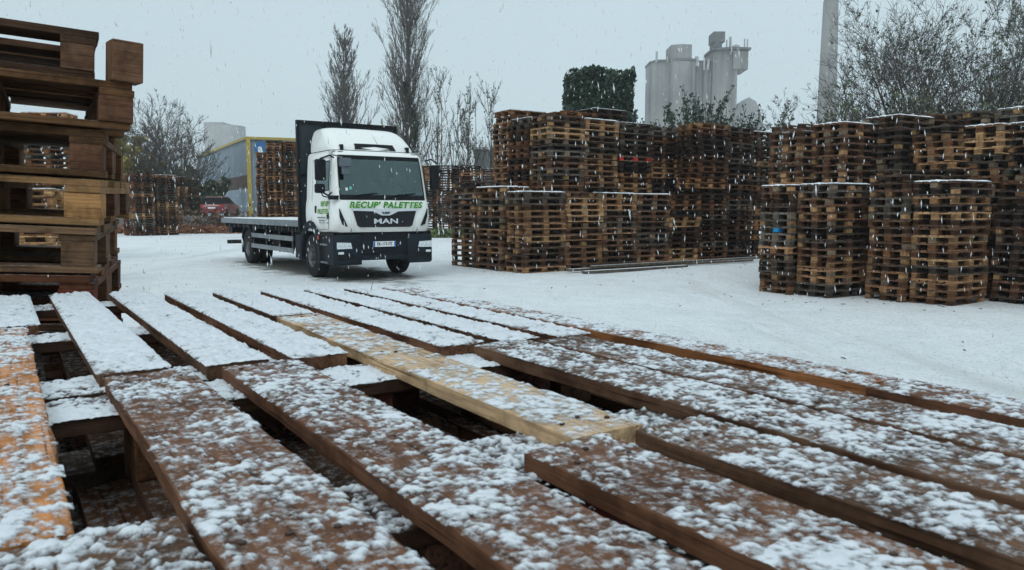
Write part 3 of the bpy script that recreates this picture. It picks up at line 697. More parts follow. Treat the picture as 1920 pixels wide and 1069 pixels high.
# stickers
for (y, z, mt) in ((-.86, 1.99, M_PLATE), (-.77, 2.015, M_STICK)):
    x = .0; m = MB(); m.box(-.026, -.022, y - .025, y + .025, z, z + .065); o = m.build('sticker', mt, T); o.location.x = -.005 - (z - 1.9) * .2 + .035
# wipers
for (y0, y1) in ((-.88, -.15), (-.02, .78)):
    m = MB(); pts = [(.062 + .01, y0, 1.83), (.055, y0 + .25 * (y1 - y0), 1.88), (.045, y0 + .6 * (y1 - y0), 1.915), (.035, y1, 1.94)] if True else 0
    m.path(pts, .012, 6); m.path([(.085, (y0 + y1) / 2 - .1, 1.80), (.06, (y0 + y1) / 2 + .1, 1.905)], .014, 6); m.build('wiper', M_BLACK, T, smooth=50)
# roof fairing
fr = []
for (x, hw, z, rr, xb) in ((-.42, 1.02, 2.905, .22, -1.80), (-.44, 1.025, 2.96, .22, -1.80), (-.60, 1.015, 3.10, .24, -1.80), (-.80, .985, 3.26, .26, -1.80), (-1.0, .94, 3.38, .28, -1.80), (-1.16, .88, 3.44, .28, -1.79), (-1.32, .80, 3.47, .25, -1.78)):
    pts = [(xb, -hw, z)]
    for q in range(7): an = R(-90 + 15 * q); pts.append((x - rr * 1.3 + rr * 1.3 * math.cos(an), -hw + rr + rr * math.sin(an), z))
    pts.append((x + .05, 0, z)); pts += [(a, -b, c) for a, b, c in reversed(pts[:8])]; fr.append(pts)
m = MB(); m.loft(fr); fa = m.build('roof_fairing', M_WHITE, T, smooth=38)
def fairx(z): return -.44 if z < 2.96 else -.44 - (z - 2.96) * (.36 / .30)
m = MB(); zq = (2.925, 3.06)
for y0, y1 in ((-.50, .0), (.0, .50)):
    q = [(fairx(zq[0]) + .060 - .02 * abs(y0), y0, zq[0]), (fairx(zq[0]) + .060 - .02 * abs(y1), y1, zq[0]), (fairx(zq[1]) + .085 - .02 * abs(y1), y1 * .92, zq[1]), (fairx(zq[1]) + .085 - .02 * abs(y0), y0 * .92, zq[1])]
    m.add(q + [(a - .06, b, c) for a, b, c in q], [(0, 1, 2, 3), (4, 7, 6, 5), (0, 4, 5, 1), (1, 5, 6, 2), (2, 6, 7, 3), (3, 7, 4, 0)])
m.build('fairing_slot', M_BLACK, fa)
m = MB(); m.path([(fairx(3.07) + .06, .10, 3.07), (-.76, .10, 3.26), (-.98, .10, 3.385)], .004, 5); m.build('seam', M_DPLAST, fa)
for sg in (-1, 1):
    m = MB(); m.box(-.50, -.38, sg * .80 - .035, sg * .80 + .035, 2.89, 3.02); m.build('fairing_bracket', M_DPLAST, fa, bevel=.01)
    m = MB(); m.box(-.295, -.27, sg * .88 - .055, sg * .88 + .055, 2.835, 2.855); m.build('marker_light', M_DPLAST, T)
# grille, chrome bar and badge
XF = .105
m = MB(); m.prism([(-.76, 1.545), (.76, 1.545), (.66, 1.22), (.60, 1.185), (-.60, 1.185), (-.66, 1.22)], 'x', .03, XF); gr = m.build('grille', simple('gloss_black', (.006, .007, .009), .3, spec=.3), T, bevel=.008)
m = MB()
for z in (1.27, 1.34, 1.41, 1.48): m.box(XF + .001, XF + .008, -.68 + (1.545 - z) * .28, .68 - (1.545 - z) * .28, z, z + .012)
m.build('grille_bar', M_DPLAST, gr)
m = MB(); m.prism([(-.80, 1.60), (.80, 1.60), (.77, 1.55), (.30, 1.535), (.16, 1.47), (.09, 1.445), (-.09, 1.445), (-.16, 1.47), (-.30, 1.535), (-.77, 1.55)], 'x', .05, XF + .022); m.build('chrome_bar', simple('satin_silver', (.62, .65, .68), .3, .5, var=.05), gr, bevel=.008)
m = MB(); m.prism([(-.11, 1.53), (.11, 1.53), (.07, 1.475), (-.07, 1.475)], 'x', XF + .02, XF + .028); m.build('badge', M_RIM, gr)
def text(name, s, size, mat, parent, loc, rot, shear=0, offset=0, extrude=.003, sx=1, align='CENTER'):
    cu = bpy.data.curves.new(name, 'FONT'); cu.body = s; cu.size = size; cu.shear = shear; cu.offset = offset; cu.extrude = extrude; cu.align_x = align; cu.align_y = 'CENTER'; cu.resolution_u = 3; cu.space_character = 1.12 if 'RECUP' in s or 'PAL' in s else 1.0
    o = bpy.data.objects.new(name, cu); C.objects.link(o); bpy.context.view_layer.update()
    me = bpy.data.meshes.new_from_object(o); bpy.data.objects.remove(o); me.materials.clear(); me.materials.append(mat)
    o = put(name, me, parent); o.location = loc; o.rotation_euler = rot; o.scale = (sx, 1, 1); return o
FR = (R(90), 0, R(90))   # reads left to right seen from the front
text('maker_lettering', 'MAN', .155, M_CHROME, gr, (XF + .016, 0, 1.315), FR, offset=.004, extrude=.006, sx=1.75)
text('lettering_outline', "RECUP' PALETTES", .185, M_YELGR, T, (.108, .02, 1.672), FR, shear=.22, offset=.010, extrude=.002, sx=1.09)
text('front_lettering', "RECUP' PALETTES", .185, M_GREEN, T, (.112, .02, 1.672), FR, shear=.22, offset=.0060, extrude=.002, sx=1.09)
SR = (R(90), 0, 0)
for s_, x, z, sz in (("RECUP'", -.50, 1.70, .15), ('PALETTES', -.64, 1.53, .15)):
    text('lettering_outline', s_, sz, M_YELGR, T, (x, -1.190, z), SR, offset=.008, extrude=.001, sx=.95, shear=.1); text('door_lettering', s_, sz, M_GREEN, T, (x, -1.192, z), SR, offset=.003, extrude=.001, sx=.95, shear=.1)
m = MB()
for z, x0, x1, st in ((1.40, -.98, -.48, .035), (1.335, -.90, -.48, .03), (1.285, -.90, -.50, .02)):
    x = x0
    while x < x1: w = rnd.uniform(.4, .8) * st; m.box(x, x + w, -1.194, -1.190, z - st * .5, z + st * .35); x += st
m.build('small_lettering', M_GREYTXT, T)
m = MB(); 
for poly in ([(-.42, 1.44), (-.30, 1.49), (-.27, 1.52), (-.29, 1.46), (-.36, 1.41)], [(-.29, 1.49), (-.24, 1.44), (-.22, 1.38), (-.27, 1.43)], [(-.36, 1.42), (-.42, 1.34), (-.33, 1.40), (-.30, 1.34), (-.29, 1.44)]): m.prism(poly, 'y', -1.193, -1.189)
m.build('swallow_emblem', M_BLACK, T)
m = MB()
for x in (-.40, -.36, -.32): m.box(x, x + .03, -1.193, -1.189, 1.27, 1.295)
m.build('small_lettering', M_GREYTXT, T)
# side vents
for sg in (-1, 1):
    m = MB(); m.prism([(sg * 1.065, 1.60), (sg * 1.02, 1.50), (sg * .885, 1.205), (sg * 1.0, 1.245), (sg * 1.055, 1.42)], 'x', -.04, .085); m.build('air_vent', M_BLACK, T, bevel=.006)
    m = MB(); m.box(-.02, .062, sg * .80 - .004, sg * .80 + .004, 1.09, 1.175); m.build('panel_seam', M_DPLAST, T)
# bumper
m = MB(); m.box(-.30, .0, -.66, .66, .52, 1.075); bp = m.build('bumper', M_DPLAST, T, bevel=.01)
for sg in (-1, 1):
    P_ = [(-.45, 1.205), (.0, 1.205), (.07, 1.13), (.10, 1.0), (.10, .66), (.045, .56), (-.25, .56)]
    m = MB()
    def rg(z, k=1.0, dx=0): return [(x * 1 + dx, sg * y * k, z) for x, y in P_]
    m.loft([rg(.36, .985, -.03), rg(.40), rg(.70), rg(.97), rg(1.02, .985, -.02)]); o = m.build('bumper_corner', M_DPLAST, bp, smooth=35)
    m = MB(); m.box(-.40, .02, sg * 1.17 - .03, sg * 1.17 + .0, 1.0, 1.09); m.build('corner_filler', M_BLACK, bp)
    m = MB(); m.prism([(sg * 1.15, .865), (sg * .83, .85), (sg * .80, .72), (sg * 1.15, .715)], 'x', .085, .112); hl = m.build('headlight', M_LAMP, T, bevel=.006)
    m = MB()
    for y in (.90, .99, 1.08): m.lathe([(0, .0), (.004, .035), (.0, .04)], (.0, .0, .0), 'z', 14)
    m = MB()
    for y in (.89, .99, 1.09): m.tube((.110, sg * y, .79), (.1165, sg * y, .79), .036, .030, 14)
    m.build('reflector', M_CHROME, hl, smooth=40)
    m = MB(); m.box(.09, .112, sg * 1.06 - .065, sg * 1.06 + .065, .60, .655); m.build('fog_light', M_LAMP, T, bevel=.008)
    m = MB(); m.prism([(sg * 1.15, .60), (sg * .78, .60), (sg * .72, .50), (sg * 1.1, .48)], 'x', .08, .106); m.build('bumper_recess', M_BLACK, bp)
m = MB(); m.box(-.2, .03, -.62, .62, .45, .56); m.build('lower_bumper_bar', M_DPLAST, bp, bevel=.015)
m = MB(); m.box(.0, .012, -.56, .56, .93, 1.06); m.box(.0, .012, -.56, .56, .58, .70); m.build('bumper_grille', M_BLACK, bp)
m = MB()
for z in (.60, .635, .67): m.box(.012, .02, -.55, .55, z, z + .01)
for z in (.95, .985, 1.02): m.box(.012, .02, -.55, .55, z, z + .01)
m.build('grille_slats', M_DPLAST, bp)
m = MB(); m.box(.013, .03, -.27, .27, .745, .865); pl_ = m.build('number_plate', M_PLATE, T, bevel=.003)
for y0, y1 in ((-.269, -.232), (.232, .269)):
    m = MB(); m.box(.030, .033, y0, y1, .748, .862); m.build('plate_band', M_BLUE, pl_)
text('plate_number', 'EK-173-PZ', .098, M_BLACK, pl_, (.032, 0, .805), FR, offset=.0022, extrude=.001, sx=.86)
# dark bonnet valance between white cab and bumper
m = MB(); m.prism([(-1.12, 1.085), (1.12, 1.085), (1.10, .95), (-1.10, .95)], 'x', -.5, -.01); m.build('valance', M_BLACK, T)
# mirrors
for sg in (-1, 1):
    mr = MB(); mr.path([(-.12, sg * 1.10, 2.70), (-.02, sg * 1.22, 2.74), (-.10, sg * 1.42, 2.66)], .018, 8); mr.path([(-.18, sg * 1.14, 1.95), (-.12, sg * 1.24, 1.88), (-.18, sg * 1.40, 1.98)], .018, 8)
    arm = mr.build('mirror_arm', M_BLACK, T, smooth=50)
    if sg < 0:
        m = MB(); m.box(-.25, -.10, -1.50, -1.27, 2.20, 2.66); m.build('mirror_housing', M_BLACK, arm, bevel=.04)
        m = MB(); m.box(-.22, -.10, -1.52, -1.30, 1.93, 2.13); m.build('wide_angle_mirror', M_BLACK, arm, bevel=.035)
        m = MB(); m.path([(-.16, -1.40, 1.98), (-.10, -1.36, 1.86), (.0, -1.20, 1.83)], .014, 8); m.box(-.06, .06, -1.27, -1.06, 1.79, 1.88); m.build('kerb_mirror_arm', M_BLACK, arm, bevel=.015)
        m = MB(); m.path([(-.14, -1.12, 2.76), (.05, -1.10, 2.73), (.18, -.98, 2.66)], .016, 8); m.box(.10, .24, -1.05, -.84, 2.50, 2.68); m.box(.08, .17, -1.0, -.84, 2.34, 2.50); m.build('front_mirror', simple('grey_mirror_shell', (.09, .11, .13), .35), arm, bevel=.035)
    else:
        m = MB(); m.box(-.25, -.12, 1.28, 1.50, 2.05, 2.62); m.build('mirror_housing', M_BLACK, arm, bevel=.04)
# wheels
def wheel(x, y, sg, dual=False):
    m = MB(); w = .29; r = .505
    yo = y; prof = [(0, .28), (.0, .40), (.012, .47), (.03, .495), (.06, .505), (w - .06, .505), (w - .03, .495), (w - .012, .47), (w, .40), (w, .28)]
    W = empty('wheel', (x, y, .505)); W.parent = T
    m.lathe([(-sg * a, b) for a, b in prof], (0, 0, 0), 'y', 40)
    for g_ in (.085, .145, .205): m.lathe([(-sg * (g_ - .006), .506), (-sg * g_, .507), (-sg * (g_ + .006), .506)], (0, 0, 0), 'y', 40)
    m.build('tyre', M_TYRE, W, smooth=35)
    m = MB(); dsh = (.02, .03, .0) 
    prof = [(.01, .285), (.03, .27), (.06, .255), (.07, .20), (.055, .16), (.05, .13), (-.03, .12), (-.05, .09), (-.055, 0.001)] if not dual else [(.01, .285), (.03, .27), (.14, .25), (.17, .20), (.17, .13), (.03, .11), (.01, .08), (.0, .001)]
    m.lathe([(-sg * a, b) for a, b in prof], (0, 0, 0), 'y', 32); rm = m.build('rim', M_RIM, W, smooth=35)
    m = MB()
    for q in range(10):
        an = 2 * math.pi * q / 10; c = (.165 * math.cos(an), 0, .165 * math.sin(an)); yy = -sg * (.055 if not dual else .165); m.tube((c[0], yy + sg * .0, c[2]), (c[0], yy + sg * .035, c[2]), .013, .011, 6)
    m.build('wheel_nut', M_CHROME, rm)
    m = MB()
    for q in range(10):
        an = 2 * math.pi * (q + .5) / 10; c = (.225 * math.cos(an), 0, .225 * math.sin(an)); yy = -sg * (.066 if not dual else .16); m.tube((c[0], yy - .004 * sg, c[2]), (c[0], yy + .009 * sg, c[2]), .024, .024, 10)
    m.build('rim_hole', M_BLACK, rm)
for sg in (-1, 1):
    wheel(-1.50, sg * 1.17, sg); wheel(-7.10, sg * 1.20, sg, True); wheel(-7.10, sg * .87, sg, True)
    # arch over the front wheel
    m = MB(); ring0 = []
    for q in range(13):
        an = R(-12 + 17 * q - 0) ; ring0.append((math.cos(an), math.sin(an)))
    vs = []
    for c_, s_ in ring0:
        for rr, yy in ((.57, .80), (.57, 1.215), (.62, 1.235), (.70, 1.235), (.72, 1.20), (.72, .80)): vs.append((-1.50 + rr * c_ * 1.02, sg * yy, .52 + rr * s_ * 1.12))
    fs = []
    for q in range(12):
        for k_ in range(6): a = q * 6 + k_; b = q * 6 + (k_ + 1) % 6; fs.append((a, b, b + 6, a + 6))
    fs += [tuple(range(6)), tuple(range(72, 78))]
    m.add(vs, fs); m.build('wheel_arch', M_DPLAST, T, smooth=40)
    m = MB(); m.box(-.95, -.72, sg * 1.20 - .01, sg * 1.20 + .01, .50, .58); 
    m = MB(); m.box(-.82, -.30, sg * 1.10 - .09, sg * 1.10 + .09, .36, 1.08); st = m.build('entry_step', M_BLACK, T, bevel=.01)
    m = MB()
    for z in (.78, .385): m.box(-.80, -.34, sg * 1.14 - .075, sg * 1.14 + .085, z, z + .035)
    m.build('step_tread', M_RAIL, st)
    m = MB(); m.box(-.86, -.83, sg * 1.235 - .01, sg * 1.235 + .012, .90, .99); m.build('side_marker', M_ORANGE, T)
    m = MB(); m.prism([(-7.10 + .64 * math.cos(R(a)), .50 + .64 * math.sin(R(a))) for a in range(20, 161, 14)] + [(-7.10 + .60 * math.cos(R(a)), .50 + .60 * math.sin(R(a))) for a in range(160, 19, -14)], 'y', sg * .58, sg * 1.22); m.box(-7.76, -7.73, sg * .62 - 0, sg * 1.2, .30, .78); m.build('rear_mudguard', M_DPLAST, T)
# chassis
m = MB()
for y in (-.42, .42): m.box(-9.8, -.2, y - .04, y + .04, .72, .98)
for x in (-9.6, -8.4, -6.0, -4.6, -3.2, -2.0): m.box(x - .05, x + .05, -.42, .42, .74, .94)
for x in (-1.5, -7.1): m.tube((x, -1.1, .50), (x, 1.1, .50), .07, .07, 12)
m.tube((-2, 0, .8), (-7, 0, .55), .05, .05, 10); m.lathe([(-.18, .05), (-.16, .2), (.16, .2), (.18, .05)], (-7.1, 0, .5), 'y', 16); m.box(-1.9, -.3, -.4, .4, .45, 1.1)
m.build('chassis', M_CHASSIS, T)
# bed
bed = MB(); bed.box(-9.96, -2.12, -1.25, 1.25, 1.235, 1.315); bd = bed.build('flatbed', simple('wet_deck', (.07, .065, .06), .6), T)
m = MB()
for y in (-1.262, 1.262): m.box(-9.98, -2.12, y - .016, y + .016, 1.17, 1.325)
m.box(-9.995, -9.963, -1.24, 1.24, 1.17, 1.325); m.build('bed_edge', M_RAIL, bd, bevel=.004)
m = MB(); x = -9.7
while x < -2.3: m.box(x, x + .08, -1.22, 1.22, 1.05, 1.234); x += .55
for y in (-.6, .6): m.box(-9.9, -2.2, y - .05, y + .05, .98, 1.05)
m.build('crossmember', M_CHASSIS, bd)
nx, ny = 160, 60; X, Y = np.meshgrid(np.linspace(-9.93, -2.16, nx), np.linspace(-1.23, 1.23, ny)); H = 1.322 + .016 * vnoise(X * 5, Y * 5, 4) + .008 * vnoise(X * 18, Y * 18, 6)
e = np.minimum(np.minimum(X + 9.93, -2.16 - X), np.minimum(Y + 1.23, 1.23 - Y)); H = np.where(e < .01, 1.316, H)
i, j = np.meshgrid(np.arange(nx - 1), np.arange(ny - 1)); q = (j * nx + i).ravel(); put('snow_cover', npmesh('snow_cover', np.stack([X.ravel(), Y.ravel(), H.ravel()], 1), np.stack([q, q + 1, q + nx + 1, q + nx], 1), M_SNOW, True), bd)
# headboard
m = MB(); m.box(-2.07, -2.03, -1.24, 1.24, 1.20, 3.66); hb = m.build('headboard', M_BOARD, T)
m = MB()
for y in (-1.255, 1.255): m.box(-2.10, -1.995, y - .03, y + .03, 1.05, 3.68)
m.box(-2.10, -1.99, -1.225, 1.225, 3.60, 3.68); m.box(-2.03, -1.995, -1.225, 1.225, 2.36, 2.42)
for y in (-.62, 0, .62): m.box(-2.029, -2.0, y - .03, y + .03, 1.2, 3.6)
m.build('headboard_frame', M_BLACK, hb)
# side guards
for sg in (-1, 1):
    m = MB(); m.box(-6.62, -2.78, sg * 1.20 - .015, sg * 1.20 + .015, .80, .92); m.build('side_guard', M_RAIL, T); m = MB(); m.box(-6.62, -2.78, sg * 1.20 - .015, sg * 1.20 + .015, .50, .62); m.build('side_guard', M_RAIL, T)
    m = MB()
    for x in (-6.5, -5.2, -4.0, -2.9): m.box(x - .03, x + .03, sg * 1.17 - .014, sg * 1.17 + .014, .48, 1.17)
    m.build('guard_post', M_CHASSIS, T)
    m = MB(); m.box(-2.68, -2.22, sg * 1.0 - .18, sg * 1.0 + .18, .40, .98); m.build('tool_box' if sg > 0 else 'battery_box', M_DPLAST, T, bevel=.02)
m = MB(); m.lathe([(-.55, .01), (-.55, .27), (.55, .27), (.55, .01)], (0, 0, 0), 'y', 20); o = m.build('fuel_tank', M_RIM, T, smooth=40); o.location = (-3.7, .85, .68); o.rotation_euler = (0, 0, R(90))
m = MB(); m.box(-5.6, -5.0, -.9, -.5, .55, .95); m.build('air_tank', M_BLACK, T, bevel=.05)
m = MB(); m.box(-9.62, -9.52, -1.2, 1.2, .50, .62); m.box(-9.6, -9.54, -.5, -.42, .6, 1.0); m.box(-9.6, -9.54, .42, .5, .6, 1.0); m.build('underrun_bar', M_CHASSIS, T)
m = MB(); m.box(-9.75, -9.25, -1.12, -.75, .86, 1.12); m.box(-9.75, -9.25, .75, 1.12, .86, 1.12); m.build('rear_lamp_box', M_BLACK, T)

# ------------------------------------------------------------------ trees
def segs_mesh(name, SG, mat, parent=None, n=3):
    A = np.array([s[0] for s in SG]); B = np.array([s[1] for s in SG]); r0 = np.array([s[2] for s in SG])[:, None]; r1 = np.array([s[3] for s in SG])[:, None]
    d = B - A; d /= np.linalg.norm(d, axis=1, keepdims=True) + 1e-9; ref = np.where(np.abs(d[:, 2:3]) > .9, np.array([[1., 0, 0]]), np.array([[0, 0, 1.]]))
    a = np.cross(d, ref); a /= np.linalg.norm(a, axis=1, keepdims=True); b = np.cross(d, a)
    V = []
    for P, r in ((A, r0), (B, r1)):
        for k in range(n): t = 2 * math.pi * k / n; V.append(P + (a * math.cos(t) + b * math.sin(t)) * r)
    V = np.stack(V, 1); m_ = len(A); base = np.arange(m_)[:, None] * 2 * n
    F = np.concatenate([np.concatenate([base + k, base + (k + 1) % n, base + n + (k + 1) % n, base + n + k], 1) for k in range(n)])
    return put(name, npmesh(name, V.reshape(-1, 3), F, mat, True), parent)
def leaves_mesh(name, P, size, mat, parent, seed=1, asp=1.6, kind=None):
    rs = np.random.RandomState(seed); n = len(P); P = np.asarray(P); a = rs.normal(size=(n, 3)); a /= np.linalg.norm(a, axis=1, keepdims=True); b = rs.normal(size=(n, 3)); b -= (b * a).sum(1, keepdims=True) * a; b /= np.linalg.norm(b, axis=1, keepdims=True)
    s = size * rs.uniform(.5, 1.2, (n, 1)); a *= s * asp * .5; b *= s * .5
    V = np.stack([P - a, P + b, P + a, P - b], 1).reshape(-1, 3); o = put(name, npmesh(name, V, (np.arange(n)[:, None] * 4 + np.arange(4)), mat), parent); return o
def grow(SG, p, d, L, r, depth, cfg, rg, tips):
    n = max(2, int(cfg['seg'] * (1 if depth else 1.6))); st = L / n; pts = [p]
    for k in range(n):
        w = cfg['wob'] * (.5 + .5 * (depth > 0)); d = Vector((d.x + rg.gauss(0, w), d.y + rg.gauss(0, w), d.z + rg.gauss(0, w) + cfg['up'] * (depth > 0))).normalized()
        q = p + d * st; kt = .8 if depth else .97; rr = r * (1 - kt * (k + 1) / n) + cfg['rmin'] * .5; r0 = r * (1 - kt * k / n) + cfg['rmin'] * .5
        SG.append((tuple(p), tuple(q), max(r0, cfg['rmin']), max(rr, cfg['rmin']))); p = q; pts.append((p, d, (k + 1) / n, rr))
    tips.append(p)
    if depth >= cfg['depth']: return
    nc = cfg['kids'][depth]
    for c in range(nc):
        f = rg.uniform(cfg['start'][depth], 1.0); k = min(n, max(1, int(f * n))); bp_, bd_, _, br = pts[k]
        ang = R(rg.uniform(*cfg['ang'][depth])); o = bd_.orthogonal().normalized(); o.rotate(Matrix.Rotation(rg.uniform(0, 2 * math.pi), 3, bd_)); nd = (bd_ * math.cos(ang) + o * math.sin(ang)).normalized()
        ll = L * cfg['len'][depth] * rg.uniform(.6, 1.15) * (cfg['taper'](f) if depth == 0 else (1.15 - .6 * f))
        grow(SG, bp_ if k else p, nd, ll, max(br * cfg.get('rk', (.38, .55, .6, .6))[depth], cfg['rmin']), depth + 1, cfg, rg, tips)
def tree(name, loc, H, r, cfg, mat, label, cat='tree', seed=1, lean=(0, 0), leaf=None, group=None, stems=1, spread=0):
    root = empty(name, loc, 0, label, cat, group); rg = random.Random(seed); SG, tips, TR = [], [], []
    for s in range(stems):
        a = rg.uniform(0, 6.28); d = Vector((lean[0] + spread * math.cos(a), lean[1] + spread * math.sin(a), 1)).normalized()
        n0 = len(SG); hh = H * rg.uniform(.75, 1.0) if stems > 1 else H
        grow(SG, Vector((rg.uniform(-.3, .3) * (stems > 1), rg.uniform(-.3, .3) * (stems > 1), -.1)), d, hh, r, 0, cfg, rg, tips); k = max(2, int(cfg['seg'] * 1.6)); TR += SG[n0:n0 + k]; SG = SG[:n0] + SG[n0 + k:]
    segs_mesh('trunk', TR, mat, root, 8); segs_mesh('branches', SG, mat, root, 3)
    if leaf:
        for (frac, size, lm, zlo, zhi, nm) in leaf:
            P = []
            for s in SG:
                if zlo * H <= s[1][2] <= zhi * H and s[2] < .035 and rg.random() < frac:
                    for _ in range(int(frac) + 1): t = rg.random(); P.append([s[0][q] * t + s[1][q] * (1 - t) + rg.gauss(0, .05) for q in range(3)])
            if P: leaves_mesh(nm, P, size, lm, root, seed)
    return root, SG
POP = dict(seg=8, wob=.03, up=.035, rmin=.0085, depth=3, kids=(150, 12, 4), start=(.05, .08, .15), ang=((13, 29), (10, 28), (14, 35)), len=(.29, .38, .45), taper=lambda f: .8 + .45 * f if f < .7 else 1.11 - 2.3 * (f - .7), rk=(.17, .45, .6))
rt, sg_ = tree('poplar_tree', (-7.75, 58, 0), 21.5, .32, POP, M_BARK2, 'tall bare poplar with dark ivy on its trunk, rising behind the lorry', seed=3, stems=1)
rg = random.Random(8); P = []
for q in range(5200):
    z = rg.uniform(0.5, 11) ** 1.0; w = .75 * (1 - z / 14) ; P.append((rg.gauss(.1, w * .5) + .25 * math.sin(z), rg.gauss(-.3, w * .5), z))
leaves_mesh('ivy', P, .20, M_IVY, rt, 5)
tree('poplar_tree', (-15.9, 74, 0), 18.2, .26, dict(POP, kids=(150, 10, 4), rmin=.0115, up=.045, ang=((15, 33), (10, 28), (14, 35)), len=(.33, .38, .45), taper=lambda f: 1.1 if f < .35 else 1.1 - 1.15 * (f - .35)), M_BARK2, 'smaller bare poplar with an oval crown above the headboard', seed=12, stems=1)
tree('poplar_tree', (-10.6, 66, 0), 10.0, .14, dict(POP, kids=(12, 9, 3), rmin=.012), M_BARK2, 'low bare poplar growth between the two tall poplars', seed=15, stems=4, spread=.09)
SAP = dict(seg=6, wob=.05, up=.11, rmin=.010, depth=2, kids=(14, 5), start=(.15, .2), ang=((18, 35), (15, 40)), len=(.28, .5), taper=lambda f: 1.15 - .6 * f)
for k, (px, y, H, lab) in enumerate(((-4.9, 52, 10.4, 'leafy sapling standing right beside the big poplar'), (-3.95, 50, 9.0, 'slender sapling, second right of the big poplar'), (-3.0, 49, 8.6, 'slender sapling, third right of the big poplar'), (-2.25, 48, 7.8, 'thin sapling with a few top leaves left of the middle pile'), (-1.45, 49, 8.1, 'thin leafy sapling close to the middle pile'), (-5.6, 54, 8.2, 'thin bare sapling behind the cab roof'), (-3.4, 52, 7.0, 'short sapling among the row of thin trees'))):
    tree('sapling', (px, y, 0), H * 1.25, .055, SAP, M_BARK, lab, seed=30 + k, leaf=[(.16, .11, M_LGREEN, .45, 1.1, 'leaves')], group='thin saplings behind the lorry', stems=2, spread=.04)
SPR = dict(seg=6, wob=.10, up=.06, rmin=.010, depth=4, kids=(12, 6, 5, 3), start=(.18, .15, .2, .2), ang=((25, 55), (20, 50), (20, 50), (20, 50)), len=(.62, .6, .55, .6), taper=lambda f: 1.2 - .6 * f)
tree('bare_tree', (-25.8, 59.5, 0), 10.0, .20, SPR, M_BARK, 'spreading bare tree behind the far left pallet stacks', seed=41, stems=6, spread=.55)
tree('yellow_leaved_tree', (-29.3, 60.5, 0), 7.6, .14, dict(SPR, depth=3), M_BARK, 'tree with yellow autumn leaves behind the leaning stack', seed=42, stems=3, spread=.3, leaf=[(1.6, .28, M_LYEL, .25, .95, 'leaves')])
tree('bare_tree', (-31.8, 66, 0), 9.5, .16, dict(SPR, depth=3), M_BARK, 'pale bare tree just right of the leaning stack', seed=43, stems=3, spread=.3)
for k, (x, y, h, lab) in enumerate(((-24.3, 61, 4.6, 'green shrub between the bare tree and the blue warehouse'), (-27.8, 60.3, 3.6, 'low green shrub under the bare tree'))):
    tree('shrub', (x, y, 0), h, .06, dict(SPR, depth=3, kids=(10, 6, 4)), M_BARKD, lab, 'shrub', seed=50 + k, stems=4, spread=.5, leaf=[(2.0, .20, M_LGREEN, 0, 1.2, 'leaves')])
# right hand trees
RT = dict(seg=6, wob=.085, up=.055, rmin=.0052, depth=4, kids=(15, 8, 5, 3), start=(.10, .1, .12, .15), ang=((25, 62), (22, 58), (20, 55), (20, 55)), rk=(.36, .48, .55, .6), len=(.62, .55, .55, .55), taper=lambda f: 1.1 - .5 * f)
for k, (px, y, H, st, sp, lf, lab) in enumerate((
    (1715, 33, 9.2, 3, .16, .022, 'bare tree with sparse leaves right of the chimney'), (1765, 31, 10.0, 3, .22, .02, 'large twiggy tree above the left half of the right pile'), (1820, 32, 10.8, 3, .28, .02, 'twiggy tree rising over the centre of the right pile'),
    (1895, 29, 9.8, 3, .26, .04, 'leafier tree at the right edge of the view'), (1490, 36, 6.0, 3, .40, .05, 'low spreading tree in front of the chimney'), (1960, 30, 8.4, 3, .3, .04, 'leafy tree partly outside the right edge'))):
    x = (px - 960) / 1421 * y; tree('bare_tree', (x, y, 0), H, .13, RT, M_BARK, lab, seed=60 + k, stems=st, spread=sp, leaf=[(lf, .095, M_LGREEN, .1, 1.2, 'leaves')], group='bare trees behind the right pile')
SH = dict(seg=5, wob=.12, up=.10, rmin=.010, depth=2, kids=(14, 7), start=(.1, .1), ang=((20, 55), (20, 50)), len=(.5, .5), taper=lambda f: 1.1 - .4 * f)
for k, (px, y, H, lab) in enumerate(((1265, 34, 5.0, 'small dark green bush top left of the silo base'), (1320, 33, 5.9, 'dark green bush with long shoots in front of the silo'), (1365, 35, 5.0, 'thin bush right of the silo bush'), (1435, 34, 5.2, 'small leafy bush left of the right pile'), (1545, 32, 6.0, 'green bush at the foot of the chimney'), (1620, 29, 5.4, 'green bush over the left end of the right pile'), (1690, 28, 5.2, 'green bush behind the right pile, second'), (1850, 27, 5.6, 'green bush behind the right end of the right pile'), (1770, 27, 5.0, 'green bush behind the middle of the right pile'))):
    x = (px - 960) / 1421 * y; tree('bush', (x, y, 0), H, .05, SH, M_BARKD, lab, 'bush', seed=80 + k, stems=7, spread=.32, leaf=[(.55 if k > 1 else 1.5, .10, M_LGREEN if k != 1 and k != 0 else M_IVY, .2, 1.2, 'leaves')], group='bushes behind the pallet piles')
# clipped ivy-clad tree
root = empty('ivy_clad_tree', (4.48, 40, 0), 0, 'dense square-topped dark green ivy-clad tree above the middle pile', 'tree')
m = MB(); m.tube((0, 0, -.1), (0, 0, 7.5), .35, .15, 10); m.build('trunk', M_BARKD, root, smooth=40)
rg = random.Random(4); P = []
while len(P) < 17000:
    x, y_, z = rg.uniform(-1, 1), rg.uniform(-1, 1), rg.uniform(-1, 1); rr = abs(x) ** 4 + abs(y_) ** 4 + abs(z) ** 5
    edge = 1 + .5 * (float(vnoise(x * 4 + 5, z * 4 + y_ * 3)) - .5) + .2 * (float(vnoise(x * 9 + 5, z * 9 + y_ * 3)) - .5)
    if rr > edge ** 4: continue
    if rr < .30 and rg.random() < .8: continue
    P.append((x * 1.78, y_ * 1.5, 6.75 + z * 1.95 + .0))
leaves_mesh('crown', P, .155, M_IVY, root, 6, 1.4)
